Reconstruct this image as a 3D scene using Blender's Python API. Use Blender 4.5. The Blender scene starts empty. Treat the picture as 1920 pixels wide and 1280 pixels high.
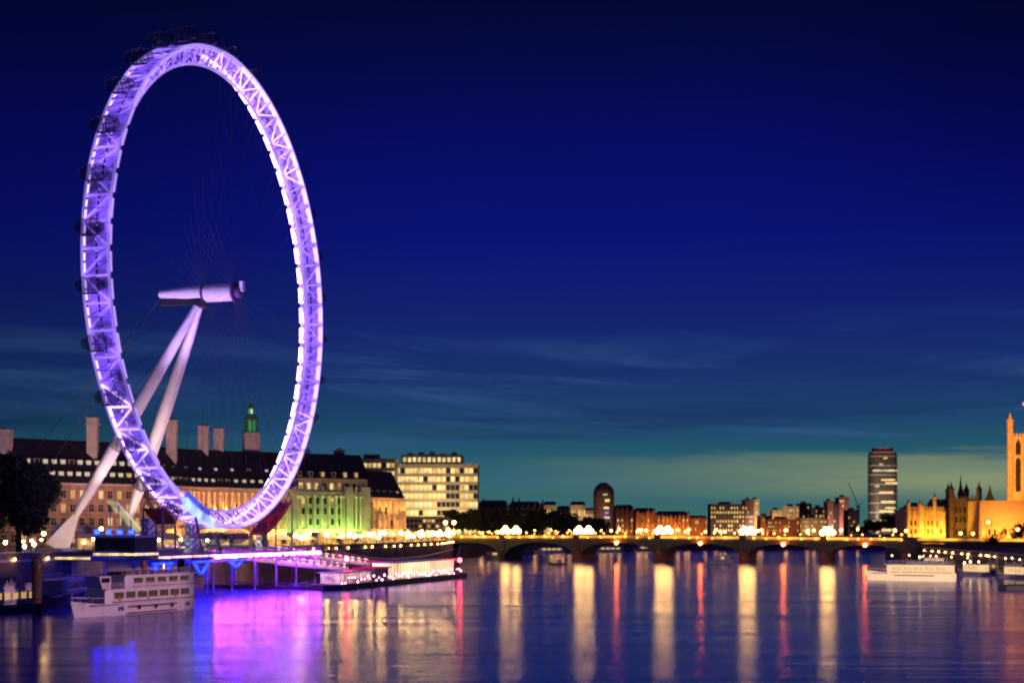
import bpy, math, random
from mathutils import Vector, Matrix
R = math.radians
random.seed(7)
scene = bpy.context.scene
col = scene.collection

# ------------------------------------------------------------------ camera
F = 50 / 36 * 1920          # focal length in photograph pixels
HZ, CAMH = 992.0, 15.0      # horizon row, eye height above the water
cd = bpy.data.cameras.new('camera')
cd.lens = 50; cd.sensor_width = 36; cd.shift_y = (HZ - 640) / 1920
cd.clip_start = 1; cd.clip_end = 30000
cam = bpy.data.objects.new('camera', cd); col.objects.link(cam)
cam.location = (0, 0, CAMH); cam.rotation_euler = (R(90), 0, 0)
scene.camera = cam
cd.dof.use_dof = True; cd.dof.focus_distance = 120; cd.dof.aperture_fstop = .05 / .15
scene.view_settings.view_transform = 'Standard'
scene.view_settings.look = 'None'
scene.view_settings.exposure = 0
scene.view_settings.gamma = 1
scene.cycles.use_denoising = True
scene.cycles.use_light_tree = True
scene.cycles.sample_clamp_indirect = 4
scene.cycles.max_bounces = 5
scene.cycles.diffuse_bounces = 2
scene.cycles.glossy_bounces = 3
scene.cycles.caustics_reflective = False
scene.cycles.caustics_refractive = False
scene.cycles.filter_width = 1.8

# ------------------------------------------------------------------ sky (blue hour)
def s2l(c):
    return tuple((v / 255 / 12.92 if v / 255 <= .04045 else ((v / 255 + .055) / 1.055) ** 2.4) for v in c) + (1,)
world = bpy.data.worlds.new('World'); scene.world = world; world.use_nodes = True
nt = world.node_tree; N = nt.nodes; LK = nt.links
for n in list(N): N.remove(n)
def wn(t, **k):
    n = N.new(t)
    for a, b in k.items(): setattr(n, a, b)
    return n
out = wn('ShaderNodeOutputWorld'); bg = wn('ShaderNodeBackground'); LK.new(bg.outputs[0], out.inputs[0])
tc = wn('ShaderNodeTexCoord'); sep = wn('ShaderNodeSeparateXYZ'); LK.new(tc.outputs['Generated'], sep.inputs[0])
def math_n(op, a, b=None, clamp=False):
    n = wn('ShaderNodeMath', operation=op); n.use_clamp = clamp
    for i, v in enumerate((a, b)):
        if v is None: continue
        if isinstance(v, (int, float)): n.inputs[i].default_value = v
        else: LK.new(v, n.inputs[i])
    return n.outputs[0]
az = math_n('ARCTAN2', sep.outputs[0], sep.outputs[1])          # bearing, right positive
el = sep.outputs[2]
cmb = wn('ShaderNodeCombineXYZ'); LK.new(math_n('MULTIPLY', az, 2.6), cmb.inputs[0]); LK.new(math_n('ADD', math_n('MULTIPLY', el, 36), math_n('MULTIPLY', az, 1.6)), cmb.inputs[1])
ns = wn('ShaderNodeTexNoise'); ns.inputs['Scale'].default_value = 1; ns.inputs['Detail'].default_value = 7; ns.inputs['Roughness'].default_value = .62; ns.inputs['Distortion'].default_value = .6
LK.new(cmb.outputs[0], ns.inputs['Vector'])
# slight warping of the height by the cloud streaks so that bands are not ruler straight
wob = math_n('MULTIPLY', math_n('SUBTRACT', ns.outputs[0], .5), .05)
elw = math_n('ADD', el, math_n('MULTIPLY', wob, math_n('SUBTRACT', 1, math_n('MULTIPLY', el, 3.5, True), True)))
rp = wn('ShaderNodeValToRGB'); LK.new(math_n('MULTIPLY', elw, 2.0, True), rp.inputs[0])
stops = [(0, (66, 108, 104)), (.035, (54, 104, 106)), (.075, (46, 100, 106)), (.11, (36, 86, 106)), (.15, (30, 68, 106)), (.215, (26, 50, 110)),
         (.295, (20, 34, 110)), (.40, (11, 20, 116)), (.50, (8, 14, 102)), (.61, (5, 11, 74)), (.70, (3, 10, 48)), (.80, (3, 10, 46)), (1.0, (14, 18, 120))]
els = rp.color_ramp.elements
els[0].position = 0; els[0].color = s2l(stops[0][1]); els[1].position = 1; els[1].color = s2l(stops[-1][1])
for p, c in stops[1:-1]:
    e = els.new(p); e.color = s2l(c)
def mix(kind, fac, a, b):
    n = wn('ShaderNodeMix', data_type='RGBA', blend_type=kind)
    for i, v in ((0, fac), (6, a), (7, b)):
        if isinstance(v, (int, float, tuple)): n.inputs[i].default_value = v
        else: LK.new(v, n.inputs[i])
    return n.outputs[2]
# after-glow low on the right hand bearing, broken by long flat cloud bars
def sstep(v, a, b):
    n = wn('ShaderNodeMapRange', interpolation_type='SMOOTHSTEP'); LK.new(v, n.inputs[0])
    n.inputs[1].default_value = a; n.inputs[2].default_value = b
    return n.outputs[0]
cmb2 = wn('ShaderNodeCombineXYZ'); LK.new(math_n('MULTIPLY', az, 2.0), cmb2.inputs[0]); LK.new(math_n('MULTIPLY', el, 34), cmb2.inputs[1]); cmb2.inputs[2].default_value = 3.1
ns2 = wn('ShaderNodeTexNoise'); ns2.inputs['Scale'].default_value = 1; ns2.inputs['Detail'].default_value = 4
LK.new(cmb2.outputs[0], ns2.inputs['Vector'])
glow = math_n('MULTIPLY', sstep(az, -.06, .36), math_n('MULTIPLY', sstep(elw, .054, .044), sstep(el, .012, .036)))
glow = math_n('MULTIPLY', glow, math_n('ADD', .55, math_n('MULTIPLY', sstep(ns2.outputs[0], .42, .6), .45)))
skyc = mix('MIX', glow, rp.outputs[0], s2l((140, 150, 112)))
wisp = math_n('MULTIPLY', sstep(ns.outputs[0], .46, .70), math_n('MULTIPLY', sstep(el, .160, .095), .62))
skyc = mix('MIX', wisp, skyc, s2l((58, 96, 146)))
dark = math_n('MULTIPLY', sstep(ns2.outputs[0], .46, .30), math_n('MULTIPLY', sstep(el, .17, .07), .55))
skyc = mix('MIX', dark, skyc, s2l((20, 40, 92)))
# the side away from the sunset is darker
side = math_n('ADD', .62, math_n('MULTIPLY', sstep(az, -.40, -.02), .38))
side = math_n('MULTIPLY', side, math_n('SUBTRACT', 1, math_n('MULTIPLY', math_n('MULTIPLY', sstep(az, .12, .40), sstep(el, .10, .32)), .45)))
vm = wn('ShaderNodeVectorMath', operation='SCALE'); LK.new(skyc, vm.inputs[0]); LK.new(side, vm.inputs['Scale'])
LK.new(vm.outputs[0], bg.inputs['Color']); bg.inputs['Strength'].default_value = 1.0

# ------------------------------------------------------------------ materials
MATS = {}
def M(name, base=(.5, .5, .5), rough=.8, em=None, es=0, var=.25, scale=.6, metal=0, emvar=0, emscale=.4):
    if name in MATS: return MATS[name]
    m = bpy.data.materials.new(name); m.use_nodes = True
    t = m.node_tree; b = t.nodes['Principled BSDF']
    b.inputs['Roughness'].default_value = rough; b.inputs['Metallic'].default_value = metal
    co = t.nodes.new('ShaderNodeTexCoord')
    nz = t.nodes.new('ShaderNodeTexNoise'); nz.inputs['Scale'].default_value = scale; nz.inputs['Detail'].default_value = 6
    t.links.new(co.outputs['Object'], nz.inputs['Vector'])
    r = t.nodes.new('ShaderNodeValToRGB')
    r.color_ramp.elements[0].position = .3; r.color_ramp.elements[1].position = .7
    r.color_ramp.elements[0].color = tuple(max(0, c * (1 - var)) for c in base) + (1,)
    r.color_ramp.elements[1].color = tuple(min(1, c * (1 + var)) for c in base) + (1,)
    t.links.new(nz.outputs[0], r.inputs[0]); t.links.new(r.outputs[0], b.inputs['Base Color'])
    if em:
        b.inputs['Emission Color'].default_value = tuple(em) + (1,)
        b.inputs['Emission Strength'].default_value = es
        if emvar:
            n2 = t.nodes.new('ShaderNodeTexNoise'); n2.inputs['Scale'].default_value = emscale; n2.inputs['Detail'].default_value = 2
            t.links.new(co.outputs['Object'], n2.inputs['Vector'])
            mr = t.nodes.new('ShaderNodeMapRange'); t.links.new(n2.outputs[0], mr.inputs[0])
            mr.inputs[1].default_value = .36; mr.inputs[2].default_value = .64
            mr.inputs[3].default_value = es * (1 - emvar); mr.inputs[4].default_value = es * (1 + emvar)
            t.links.new(mr.outputs[0], b.inputs['Emission Strength'])
    MATS[name] = m
    return m

stone = M('portland_stone', (.52, .46, .40), .85, var=.22, scale=.35)
pale_stone = M('pale_stone', (.66, .58, .52), .85, var=.15, scale=.4)
gold_stone = M('limestone', (.56, .37, .19), .85, var=.25, scale=.3)
dark_stone = M('sooty_stone', (.10, .075, .05), .9, var=.4, scale=.3)
slate = M('slate_roof', (.020, .016, .020), .7, var=.4, scale=.8)
brick = M('red_brick', (.34, .17, .11), .9, var=.3, scale=1.2)
dark_brick = M('dark_brick', (.13, .075, .06), .9, var=.35, scale=.8)
concrete = M('concrete', (.30, .28, .25), .9, var=.2, scale=.4)
dark_glass = M('dark_glass', (.015, .018, .025), .12, var=.3)
white_paint = M('white_paint', (.78, .76, .78), .45, var=.06)
steel_grey = M('grey_steel', (.32, .32, .35), .45, var=.15, metal=.3)
dark_steel = M('dark_steel', (.025, .025, .03), .5, var=.3)
timber = M('wet_timber', (.10, .045, .03), .8, var=.4, scale=2)
asphalt = M('asphalt', (.05, .048, .045), .9, var=.3)
paving = M('paving', (.20, .17, .13), .9, var=.25, scale=.5)
green_iron = M('green_ironwork', (.13, .14, .07), .6, var=.3)
leaf = M('dark_leaves', (.045, .055, .022), .85, var=.5, scale=1.5)
bark = M('bark', (.06, .045, .03), .95, var=.4, scale=3)
win_warm = M('lit_window_warm', (.3, .25, .15), .4, (1, .60, .17), .6, emvar=.5, emscale=.3)
win_hot = M('lit_window_bright', (.3, .25, .15), .4, (1, .72, .27), .9, emvar=.45, emscale=.3)
win_cream = M('lit_window_cream', (.3, .3, .2), .4, (.78, .80, .52), .62, emvar=.5, emscale=.25)
win_cool = M('lit_window_cool', (.3, .3, .3), .4, (.8, .85, 1), .6, emvar=.4)
win_blue = M('lit_window_blue', (.2, .2, .3), .4, (.12, .2, 1), .6)
globe_warm = M('lamp_globe_warm', (.8, .7, .4), .4, (1, .52, .13), 34, var=0)
globe_prom = M('lamp_globe_promenade', (.8, .7, .4), .4, (1, .58, .16), 85, var=0)
globe_far = M('lamp_globe_far', (.8, .7, .4), .4, (1, .42, .08), 17, var=0)
globe_or = M('lamp_orange', (.8, .4, .2), .4, (1, .12, .02), 120, var=0)
globe_red = M('lamp_red', (.8, .1, .1), .4, (1, .02, .06), 90, var=0)

# ------------------------------------------------------------------ mesh building
class MB:
    def __init__(s): s.v = []; s.f = []; s.m = []
    def add(s, vs, fs, mi=0):
        o = len(s.v); s.v += [tuple(p) for p in vs]
        s.f += [tuple(i + o for i in f) for f in fs]; s.m += [mi] * len(fs)
        return s
    def box(s, x0, x1, y0, y1, z0, z1, mi=0):
        return s.add([(x0, y0, z0), (x1, y0, z0), (x1, y1, z0), (x0, y1, z0), (x0, y0, z1), (x1, y0, z1), (x1, y1, z1), (x0, y1, z1)],
                     [(0, 3, 2, 1), (4, 5, 6, 7), (0, 1, 5, 4), (1, 2, 6, 5), (2, 3, 7, 6), (3, 0, 4, 7)], mi)
    def prism(s, poly, z0, z1, mi=0, top=None):
        n = len(poly); t = top or poly
        return s.add([(p[0], p[1], z0) for p in poly] + [(p[0], p[1], z1) for p in t],
                     [tuple(range(n))[::-1], tuple(range(n, 2 * n))] + [(i, (i + 1) % n, n + (i + 1) % n, n + i) for i in range(n)], mi)
    def taper(s, x0, x1, y0, y1, z0, z1, ix, iy, mi=0):       # box whose top is inset (hipped roof / pyramid)
        return s.prism([(x0, y0), (x1, y0), (x1, y1), (x0, y1)], z0, z1, mi, [(x0 + ix, y0 + iy), (x1 - ix, y0 + iy), (x1 - ix, y1 - iy), (x0 + ix, y1 - iy)])
    def tube(s, p, q, r0, r1=None, n=6, mi=0):
        r1 = r0 if r1 is None else r1
        p, q = Vector(p), Vector(q); d = (q - p)
        if d.length < 1e-6: return s
        d.normalize(); a = d.orthogonal().normalized(); b = d.cross(a)
        vs = []
        for c, r in ((p, r0), (q, r1)):
            for i in range(n):
                t = 2 * math.pi * i / n
                vs.append(c + a * (r * math.cos(t)) + b * (r * math.sin(t)))
        return s.add(vs, [tuple(range(n))[::-1], tuple(range(n, 2 * n))] + [(i, (i + 1) % n, n + (i + 1) % n, n + i) for i in range(n)], mi)
    def path(s, pts, r, n=6, closed=False, mi=0):
        k = len(pts); vs = []; P = [Vector(p) for p in pts]; ref = None
        for i in range(k):
            a = P[i - 1] if (closed or i > 0) else P[i]; b = P[(i + 1) % k] if (closed or i < k - 1) else P[i]
            d = (b - a).normalized()
            if ref is None: ref = d.orthogonal().normalized()
            u = (ref - d * ref.dot(d)).normalized(); w = d.cross(u); ref = u
            for j in range(n):
                t = 2 * math.pi * j / n; vs.append(P[i] + u * (r * math.cos(t)) + w * (r * math.sin(t)))
        fs = []
        for i in range(k if closed else k - 1):
            i2 = (i + 1) % k
            for j in range(n): fs.append((i * n + j, i * n + (j + 1) % n, i2 * n + (j + 1) % n, i2 * n + j))
        if not closed: fs += [tuple(range(n))[::-1], tuple(range((k - 1) * n, k * n))]
        return s.add(vs, fs, mi)
    def lathe(s, prof, c=(0, 0, 0), n=12, mi=0, axis='z'):
        vs = []
        for r, h in prof:
            for i in range(n):
                t = 2 * math.pi * i / n; a, b = r * math.cos(t), r * math.sin(t)
                vs.append((c[0] + a, c[1] + b, c[2] + h) if axis == 'z' else (c[0] + h, c[1] + a, c[2] + b))
        k = len(prof)
        fs = [tuple(range(n))[::-1], tuple(range((k - 1) * n, k * n))]
        for i in range(k - 1):
            for j in range(n): fs.append((i * n + j, i * n + (j + 1) % n, (i + 1) * n + (j + 1) % n, (i + 1) * n + j))
        return s.add(vs, fs, mi)
    def ball(s, c, r, n=10, mi=0, sx=1, sy=1, sz=1):
        k = n // 2 + 1; vs = []; fs = []
        for i in range(k + 1):
            p = math.pi * i / k
            for j in range(n):
                t = 2 * math.pi * j / n
                vs.append((c[0] + sx * r * math.sin(p) * math.cos(t), c[1] + sy * r * math.sin(p) * math.sin(t), c[2] + sz * r * math.cos(p)))
        for i in range(k):
            for j in range(n): fs.append((i * n + j, (i + 1) * n + j, (i + 1) * n + (j + 1) % n, i * n + (j + 1) % n))
        return s.add(vs, fs, mi)
    def mesh(s, name, mats):
        me = bpy.data.meshes.new(name); me.from_pydata(s.v, [], s.f)
        for m in (mats if isinstance(mats, (list, tuple)) else [mats]): me.materials.append(m)
        me.polygons.foreach_set('material_index', s.m); me.update()
        return me
    def build(s, name, mats, parent=None, loc=(0, 0, 0), rz=0, smooth=False):
        me = s.mesh(name, mats)
        if smooth:
            me.polygons.foreach_set('use_smooth', [True] * len(me.polygons))
        return put(name, me, parent, loc, rz)
def put(name, me, parent=None, loc=(0, 0, 0), rz=0):
    o = bpy.data.objects.new(name, me); col.objects.link(o)
    o.location = loc; o.rotation_euler = (0, 0, rz)
    if parent: o.parent = parent
    return o
def tag(o, label, cat, group=None):
    o['label'] = label; o['category'] = cat
    if group: o['group'] = group
    return o
def thing(name, label, cat, loc=(0, 0, 0), rz=0, group=None):
    o = bpy.data.objects.new(name, None); col.objects.link(o); o.empty_display_size = .5
    o.location = loc; o.rotation_euler = (0, 0, rz)
    return tag(o, label, cat, group)
def copy_tree(o, parent=None):
    c = o.copy(); col.objects.link(c)
    if parent: c.parent = parent
    for ch in o.children: copy_tree(ch, c)
    return c
def struct(o): o['kind'] = 'structure'; return o
def lamp(kind, loc, energy, color, radius=.3, target=None, angle=70, parent=None, name='floodlight', blend=.6):
    d = bpy.data.lights.new(name, kind); d.energy = energy; d.color = color; d.shadow_soft_size = radius
    if kind == 'SPOT': d.spot_size = R(angle); d.spot_blend = blend
    o = bpy.data.objects.new(name, d); col.objects.link(o); o.location = loc
    if target: o.rotation_euler = (Vector(target) - Vector(loc)).to_track_quat('-Z', 'Y').to_euler()
    return o
def at(px, D): return (px - 960) / F * D           # world x of a photograph column at depth D
def zt(py, D): return CAMH + (HZ - py) / F * D     # world z of a photograph row at depth D

# ------------------------------------------------------------------ water and ground
G, GR = 9.5, 6.6                                   # quay levels above the river, left and right bank
wm = bpy.data.materials.new('river_water'); wm.use_nodes = True
t = wm.node_tree; b = t.nodes['Principled BSDF']
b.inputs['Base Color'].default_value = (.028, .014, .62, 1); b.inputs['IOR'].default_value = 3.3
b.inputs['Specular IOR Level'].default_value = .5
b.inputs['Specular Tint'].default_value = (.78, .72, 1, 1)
co = t.nodes.new('ShaderNodeTexCoord')
mp = t.nodes.new('ShaderNodeMapping'); mp.inputs['Scale'].default_value = (.012, .11, 1); mp.inputs['Rotation'].default_value = (0, 0, R(4))
t.links.new(co.outputs['Object'], mp.inputs['Vector'])
nz = t.nodes.new('ShaderNodeTexNoise'); nz.inputs['Scale'].default_value = 1; nz.inputs['Detail'].default_value = 5; nz.inputs['Roughness'].default_value = .55
t.links.new(mp.outputs[0], nz.inputs['Vector'])
mr = t.nodes.new('ShaderNodeMapRange'); t.links.new(nz.outputs[0], mr.inputs[0])
mr.inputs[1].default_value = .3; mr.inputs[2].default_value = .7; mr.inputs[3].default_value = .15; mr.inputs[4].default_value = .22
t.links.new(mr.outputs[0], b.inputs['Roughness'])
mp2 = t.nodes.new('ShaderNodeMapping'); mp2.inputs['Scale'].default_value = (.022, .15, 1)
t.links.new(co.outputs['Object'], mp2.inputs['Vector'])
nz2 = t.nodes.new('ShaderNodeTexNoise'); nz2.inputs['Scale'].default_value = 1; nz2.inputs['Detail'].default_value = 6; nz2.inputs['Roughness'].default_value = .6
t.links.new(mp2.outputs[0], nz2.inputs['Vector'])
bp = t.nodes.new('ShaderNodeBump'); bp.inputs['Strength'].default_value = .10; bp.inputs['Distance'].default_value = 1.0
t.links.new(nz2.outputs[0], bp.inputs['Height']); t.links.new(bp.outputs[0], b.inputs['Normal'])
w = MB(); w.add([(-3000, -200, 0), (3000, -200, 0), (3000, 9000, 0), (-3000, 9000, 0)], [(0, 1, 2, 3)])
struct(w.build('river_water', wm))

quay_left = [(-158, 100), (-104, 288), (-84, 356), (-66, 418), (-44, 520), (-31, 600), (-29, 712)]
quay_far = [(-29, 712), (-22, 820), (20, 930), (110, 1030), (240, 1085), (330, 1100)]
quay_right = [(330, 1100), (250, 950), (205, 780), (184, 655), (181, 634), (160, 460), (146, 330), (140, 100)]
poly = [(-158, -150)] + quay_left + quay_far[1:] + [(5000, 1100), (5000, 9000), (-5000, 9000), (-5000, -150)]
g = MB(); g.prism(poly, -2, G); g.prism(quay_right + [(140, -150), (5000, -150), (5000, 1099.9), (330, 1099.9)], -2, GR)
struct(g.build('ground', paving))
def river_wall(pts, label, h=.55, th=.7, m=dark_stone, G=G):
    p0 = Vector((pts[0][0], pts[0][1], 0)); o = thing('river_wall', label, 'wall', p0)
    w = MB(); c = MB()
    for (a, b_) in zip(pts, pts[1:]):
        a = Vector((a[0], a[1], 0)) - p0; b2 = Vector((b_[0], b_[1], 0)) - p0; d = (b2 - a).normalized(); nrm = Vector((d.y, -d.x, 0))
        if d.length == 0: continue
        q = [a + nrm * .35, b2 + nrm * .35, b2 - nrm * th, a - nrm * th]
        w.prism([(v.x, v.y) for v in q], -2, G + h)
        q = [a + nrm * .5, b2 + nrm * .5, b2 - nrm * (th + .15), a - nrm * (th + .15)]
        c.prism([(v.x, v.y) for v in q], G + h + .003, G + h + .25)
        c.prism([(v.x, v.y) for v in [a + nrm * .48, b2 + nrm * .48, b2 + nrm * .36, a + nrm * .36]], G - 1.2, G - .7)
    w.build('wall_face', m, o); c.build('coping', stone, o)
    return o
wall_stone = M('quay_stone', (.16, .12, .085), .85, var=.35, scale=.25)
river_wall(quay_left, 'long dark stone quay wall along the bank behind the wheel and pier', m=wall_stone)
river_wall(quay_far, 'low far embankment wall seen through the arches of the bridge', m=wall_stone)
river_wall([(205, 780), (184, 655)], 'stone terrace wall at the foot of the orange lit palace', m=wall_stone, G=GR)
river_wall(quay_right[4:], 'dark embankment wall behind the boats moored near the right edge', m=wall_stone, G=GR)

# ------------------------------------------------------------------ windows
_wm = {}
def win_mesh(w_, h_, mat, frame=True):
    k = (round(w_, 2), round(h_, 2), mat.name, frame)
    if k not in _wm:
        m = MB()
        m.box(-w_ / 2, w_ / 2, -.06, .1, 0, h_, 0)
        if frame:
            m.box(-w_ / 2 - .18, w_ / 2 + .18, -.28, .1, -.28, -.003, 1)
            m.box(-w_ / 2 - .15, w_ / 2 + .15, -.2, .1, h_ + .003, h_ + .25, 1)
            m.box(-.06, .06, -.1, -.062, 0, h_, 1)
            m.box(-w_ / 2, w_ / 2, -.1, -.064, h_ * .55, h_ * .55 + .1, 1)
        _wm[k] = m.mesh('window', [mat, stone])
    return _wm[k]
class Wins:                     # the windows of one building: up to 100 parts, the rest one part
    def __init__(s, parent): s.p = parent; s.n = 0; s.rest = []
    def add(s, loc, rz, w_, h_, mat, frame=True):
        if s.n < 99:
            put('window', win_mesh(w_, h_, mat, frame), s.p, loc, rz); s.n += 1
        else: s.rest.append((loc, rz, w_, h_, mat))
    def close(s):
        if not s.rest: return
        m = MB(); mats = []
        for loc, rz, w_, h_, mat in s.rest:
            if mat not in mats: mats.append(mat)
            c, sn = math.cos(rz), math.sin(rz)
            k = len(m.v); m.box(-w_ / 2, w_ / 2, -.06, .1, 0, h_, mats.index(mat))
            for i in range(k, len(m.v)):
                x, y, z = m.v[i]; m.v[i] = (loc[0] + x * c - y * sn, loc[1] + x * sn + y * c, loc[2] + z)
        o = m.build('further_windows', mats, s.p); o['kind'] = 'stuff'
def pick(*pairs):
    r = random.random()
    for p, m in pairs:
        if r < p: return m
        r -= p
    return None

# ------------------------------------------------------------------ observation wheel
TH = R(14.6)
WX, WY = at(414, 353), 353.0
HUBZ = zt(549, 353) - G
lilac = M('bracing_glow', (.6, .55, .7), .4, (.34, .17, 1.0), .95, var=.05, emvar=.85, emscale=.11)  # LED light on the truss members is put in as emission
lilac_chord = M('chord_glow', (.7, .65, .8), .4, (.42, .26, 1.0), .75, var=.05, emvar=.5, emscale=.08)
lilac_strip = M('led_strip_white', (.9, .85, .95), .4, (.66, .28, 1.0), 13, var=.02, emvar=.45, emscale=.05)
violet_net = M('fine_bracing_glow', (.2, .15, .4), .5, (.16, .06, .9), .5, var=.1, emvar=.8, emscale=.14)
wheel = thing('observation_wheel', 'giant purple lit observation wheel on two slanting white legs over the river', 'ferris wheel', (WX, WY, G), -TH)
def rim_pt(r, phi, x): return (x, r * math.sin(phi), HUBZ + r * math.cos(phi))
RO, RI, HW, NB = 58.2, 54.2, 3.1, 64
rim = MB()
for sx in (-HW, HW):
    rim.path([rim_pt(RO, 2 * math.pi * i / 192, sx) for i in range(192)], .30, 6, True)
rim_o = rim.build('rim', lilac_chord, wheel, smooth=True)
ic = MB(); ic.path([rim_pt(RI, 2 * math.pi * i / 192, 0) for i in range(192)], .38, 8, True)
ic.build('inner_ring', lilac_chord, rim_o, smooth=True)
br = MB(); nb = MB()
lilac_hot = M('bracing_glow_hot', (.7, .6, .8), .4, (.66, .42, 1.0), 1.45, var=.05, emvar=.7, emscale=.13)  # brighter glow put into the bracing of the bottom and far upper bays
for i in range(NB):
    p0, p1, pm = 2 * math.pi * i / NB, 2 * math.pi * (i + 1) / NB, 2 * math.pi * (i + .5) / NB
    A, B, A1, B1 = rim_pt(RO, p0, -HW), rim_pt(RO, p0, HW), rim_pt(RO, p1, -HW), rim_pt(RO, p1, HW)
    I, I1 = rim_pt(RI, p0, 0), rim_pt(RI, p1, 0)
    n_before = len(br.m)
    br.tube(A, B, .22, n=5); br.tube(A, I, .2, n=5); br.tube(B, I, .2, n=5)
    (br.tube(A, B1, .2, n=5) if i % 2 else br.tube(B, A1, .2, n=5))
    (br.tube(A, I1, .18, n=5).tube(B, I1, .18, n=5) if i % 2 else br.tube(I, A1, .18, n=5).tube(I, B1, .18, n=5))
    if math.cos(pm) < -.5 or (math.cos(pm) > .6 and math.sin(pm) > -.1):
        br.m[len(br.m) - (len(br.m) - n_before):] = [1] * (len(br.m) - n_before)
    # thin bracing, its glow put in to fill the truss with violet light
    Am, Bm, Im = rim_pt(RO, pm, -HW), rim_pt(RO, pm, HW), rim_pt(RI, pm, 0)
    nb.tube(Am, Bm, .14, n=4); nb.tube(Am, Im, .14, n=4); nb.tube(Bm, Im, .14, n=4)
    nb.tube(A, Bm, .12, n=4); nb.tube(Am, B1, .12, n=4)
    nb.tube(A, Im, .12, n=4); nb.tube(B, Im, .12, n=4); nb.tube(Am, I1, .12, n=4); nb.tube(Bm, I1, .12, n=4)
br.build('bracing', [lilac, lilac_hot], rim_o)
nb.build('fine_bracing', violet_net, rim_o)
tr = MB()                                            # maintenance tray running round between the two outer chords
for i in range(192):
    p0, p1 = 2 * math.pi * i / 192, 2 * math.pi * (i + 1) / 192
    for x0, x1 in ((-2.5, -.3), (.3, 2.5)):
        vs = [rim_pt(RO - .35, p0, x0), rim_pt(RO - .35, p0, x1), rim_pt(RO - .35, p1, x1), rim_pt(RO - .35, p1, x0)]
        vs += [rim_pt(RO - .5, p0, x0), rim_pt(RO - .5, p0, x1), rim_pt(RO - .5, p1, x1), rim_pt(RO - .5, p1, x0)]
        tr.add(vs, [(0, 1, 2, 3), (7, 6, 5, 4), (0, 4, 5, 1), (1, 5, 6, 2), (2, 6, 7, 3), (3, 7, 4, 0)])
tray_m = M('tray_glow', (.55, .5, .65), .5, (.20, .08, .95), .62, var=.1, emvar=.95, emscale=.16)  # violet light on the tray is put into its emission
tr.build('walkway', tray_m, rim_o)
strip_mid = M('led_strip_lilac', (.9, .85, .95), .4, (.70, .45, 1.0), 1.5, var=.02, emvar=.3, emscale=.05)
strip_dim = M('led_strip_dim', (.8, .7, .9), .4, (.50, .30, 1.0), .8, var=.02)
def strip_mesh(sx, mat):                             # one white light strip between two nodes, about the hub
    ls = MB(); A0, A1 = 2 * math.pi * .13 / NB, 2 * math.pi * .87 / NB
    for k in range(3):
        q0 = A0 + (A1 - A0) * k / 3; q1 = A0 + (A1 - A0) * (k + 1) / 3
        x0, x1 = sx * (HW - .75), sx * (HW + .32)
        f = lambda r, q, x: (x, r * math.sin(q), r * math.cos(q))
        vs = [f(RO - .42, q0, x0), f(RO - .42, q0, x1), f(RO - .42, q1, x1), f(RO - .42, q1, x0), f(RO - .85, q0, x0), f(RO - .85, q0, x1), f(RO - .85, q1, x1), f(RO - .85, q1, x0)]
        ls.add(vs, [(0, 1, 2, 3), (7, 6, 5, 4), (0, 4, 5, 1), (1, 5, 6, 2), (2, 6, 7, 3), (3, 7, 4, 0)])
    return ls.mesh('light_strip', mat)
SM = {(sx, k): strip_mesh(sx, mt) for sx in (-1, 1) for k, mt in enumerate((lilac_strip, strip_mid, strip_dim))}
rest = []
for i in range(NB):
    for sx in (-1, 1):
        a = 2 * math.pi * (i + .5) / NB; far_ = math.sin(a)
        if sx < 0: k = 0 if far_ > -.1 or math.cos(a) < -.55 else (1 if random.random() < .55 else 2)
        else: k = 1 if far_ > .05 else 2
        if sx > 0 and far_ < -.3 and len(rest) < 28: rest.append(i); continue
        o = put('light_strip', SM[(sx, k)], rim_o, (0, 0, HUBZ)); o.rotation_euler = (-2 * math.pi * i / NB, 0, 0)
if rest:
    o = MB(); src = strip_mesh(1, strip_dim)
    for i in rest:
        mm = Matrix.Translation((0, 0, HUBZ)) @ Matrix.Rotation(-2 * math.pi * i / NB, 4, 'X')
        o.add([mm @ v.co for v in src.vertices], [tuple(p.vertices) for p in src.polygons])
    o = o.build('further_light_strips', strip_dim, rim_o); o['kind'] = 'stuff'
# hub, spindle
hb = MB(); hb.lathe([(1.2, -4.2), (2.15, -4.0), (2.15, 3.4), (1.2, 3.5)], (0, 0, HUBZ), 20, axis='x')
hb.build('hub', white_paint, wheel)
for x in (-4.6, 3.6):
    fl = MB(); fl.lathe([(2.0, x), (2.55, x + .05), (2.55, x + .45), (2.0, x + .5)], (0, 0, HUBZ), 24, axis='x'); fl.build('hub_flange', M('violet_steel', (.10, .05, .16), .5), wheel)
sp = MB(); sp.lathe([(.75, -16.8), (1.05, -16.5), (1.75, -7.5), (1.9, -4.7)], (0, 0, HUBZ + .25), 18, axis='x')
sp.build('spindle', white_paint, wheel)
sh = MB(); sh.box(-16.4, -4.8, -.9, .9, HUBZ - 2.6, HUBZ - 1.5); sh.box(-7.5, -3.8, -1.5, 1.5, HUBZ - 3.3, HUBZ - 1.9)
sh.build('spindle_cradle', dark_steel, wheel)
ec = MB(); ec.lathe([(1.3, 4.15), (1.5, 4.3), (1.5, 5.3), (.8, 5.6)], (0, 0, HUBZ), 16, axis='x')
ec.build('spindle_cap', M('violet_steel'), wheel)
cn = MB(); cn.box(5.3, 6.2, -.7, .7, HUBZ + .2, HUBZ + 2.6); cn.build('service_cabin', white_paint, wheel)
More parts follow.
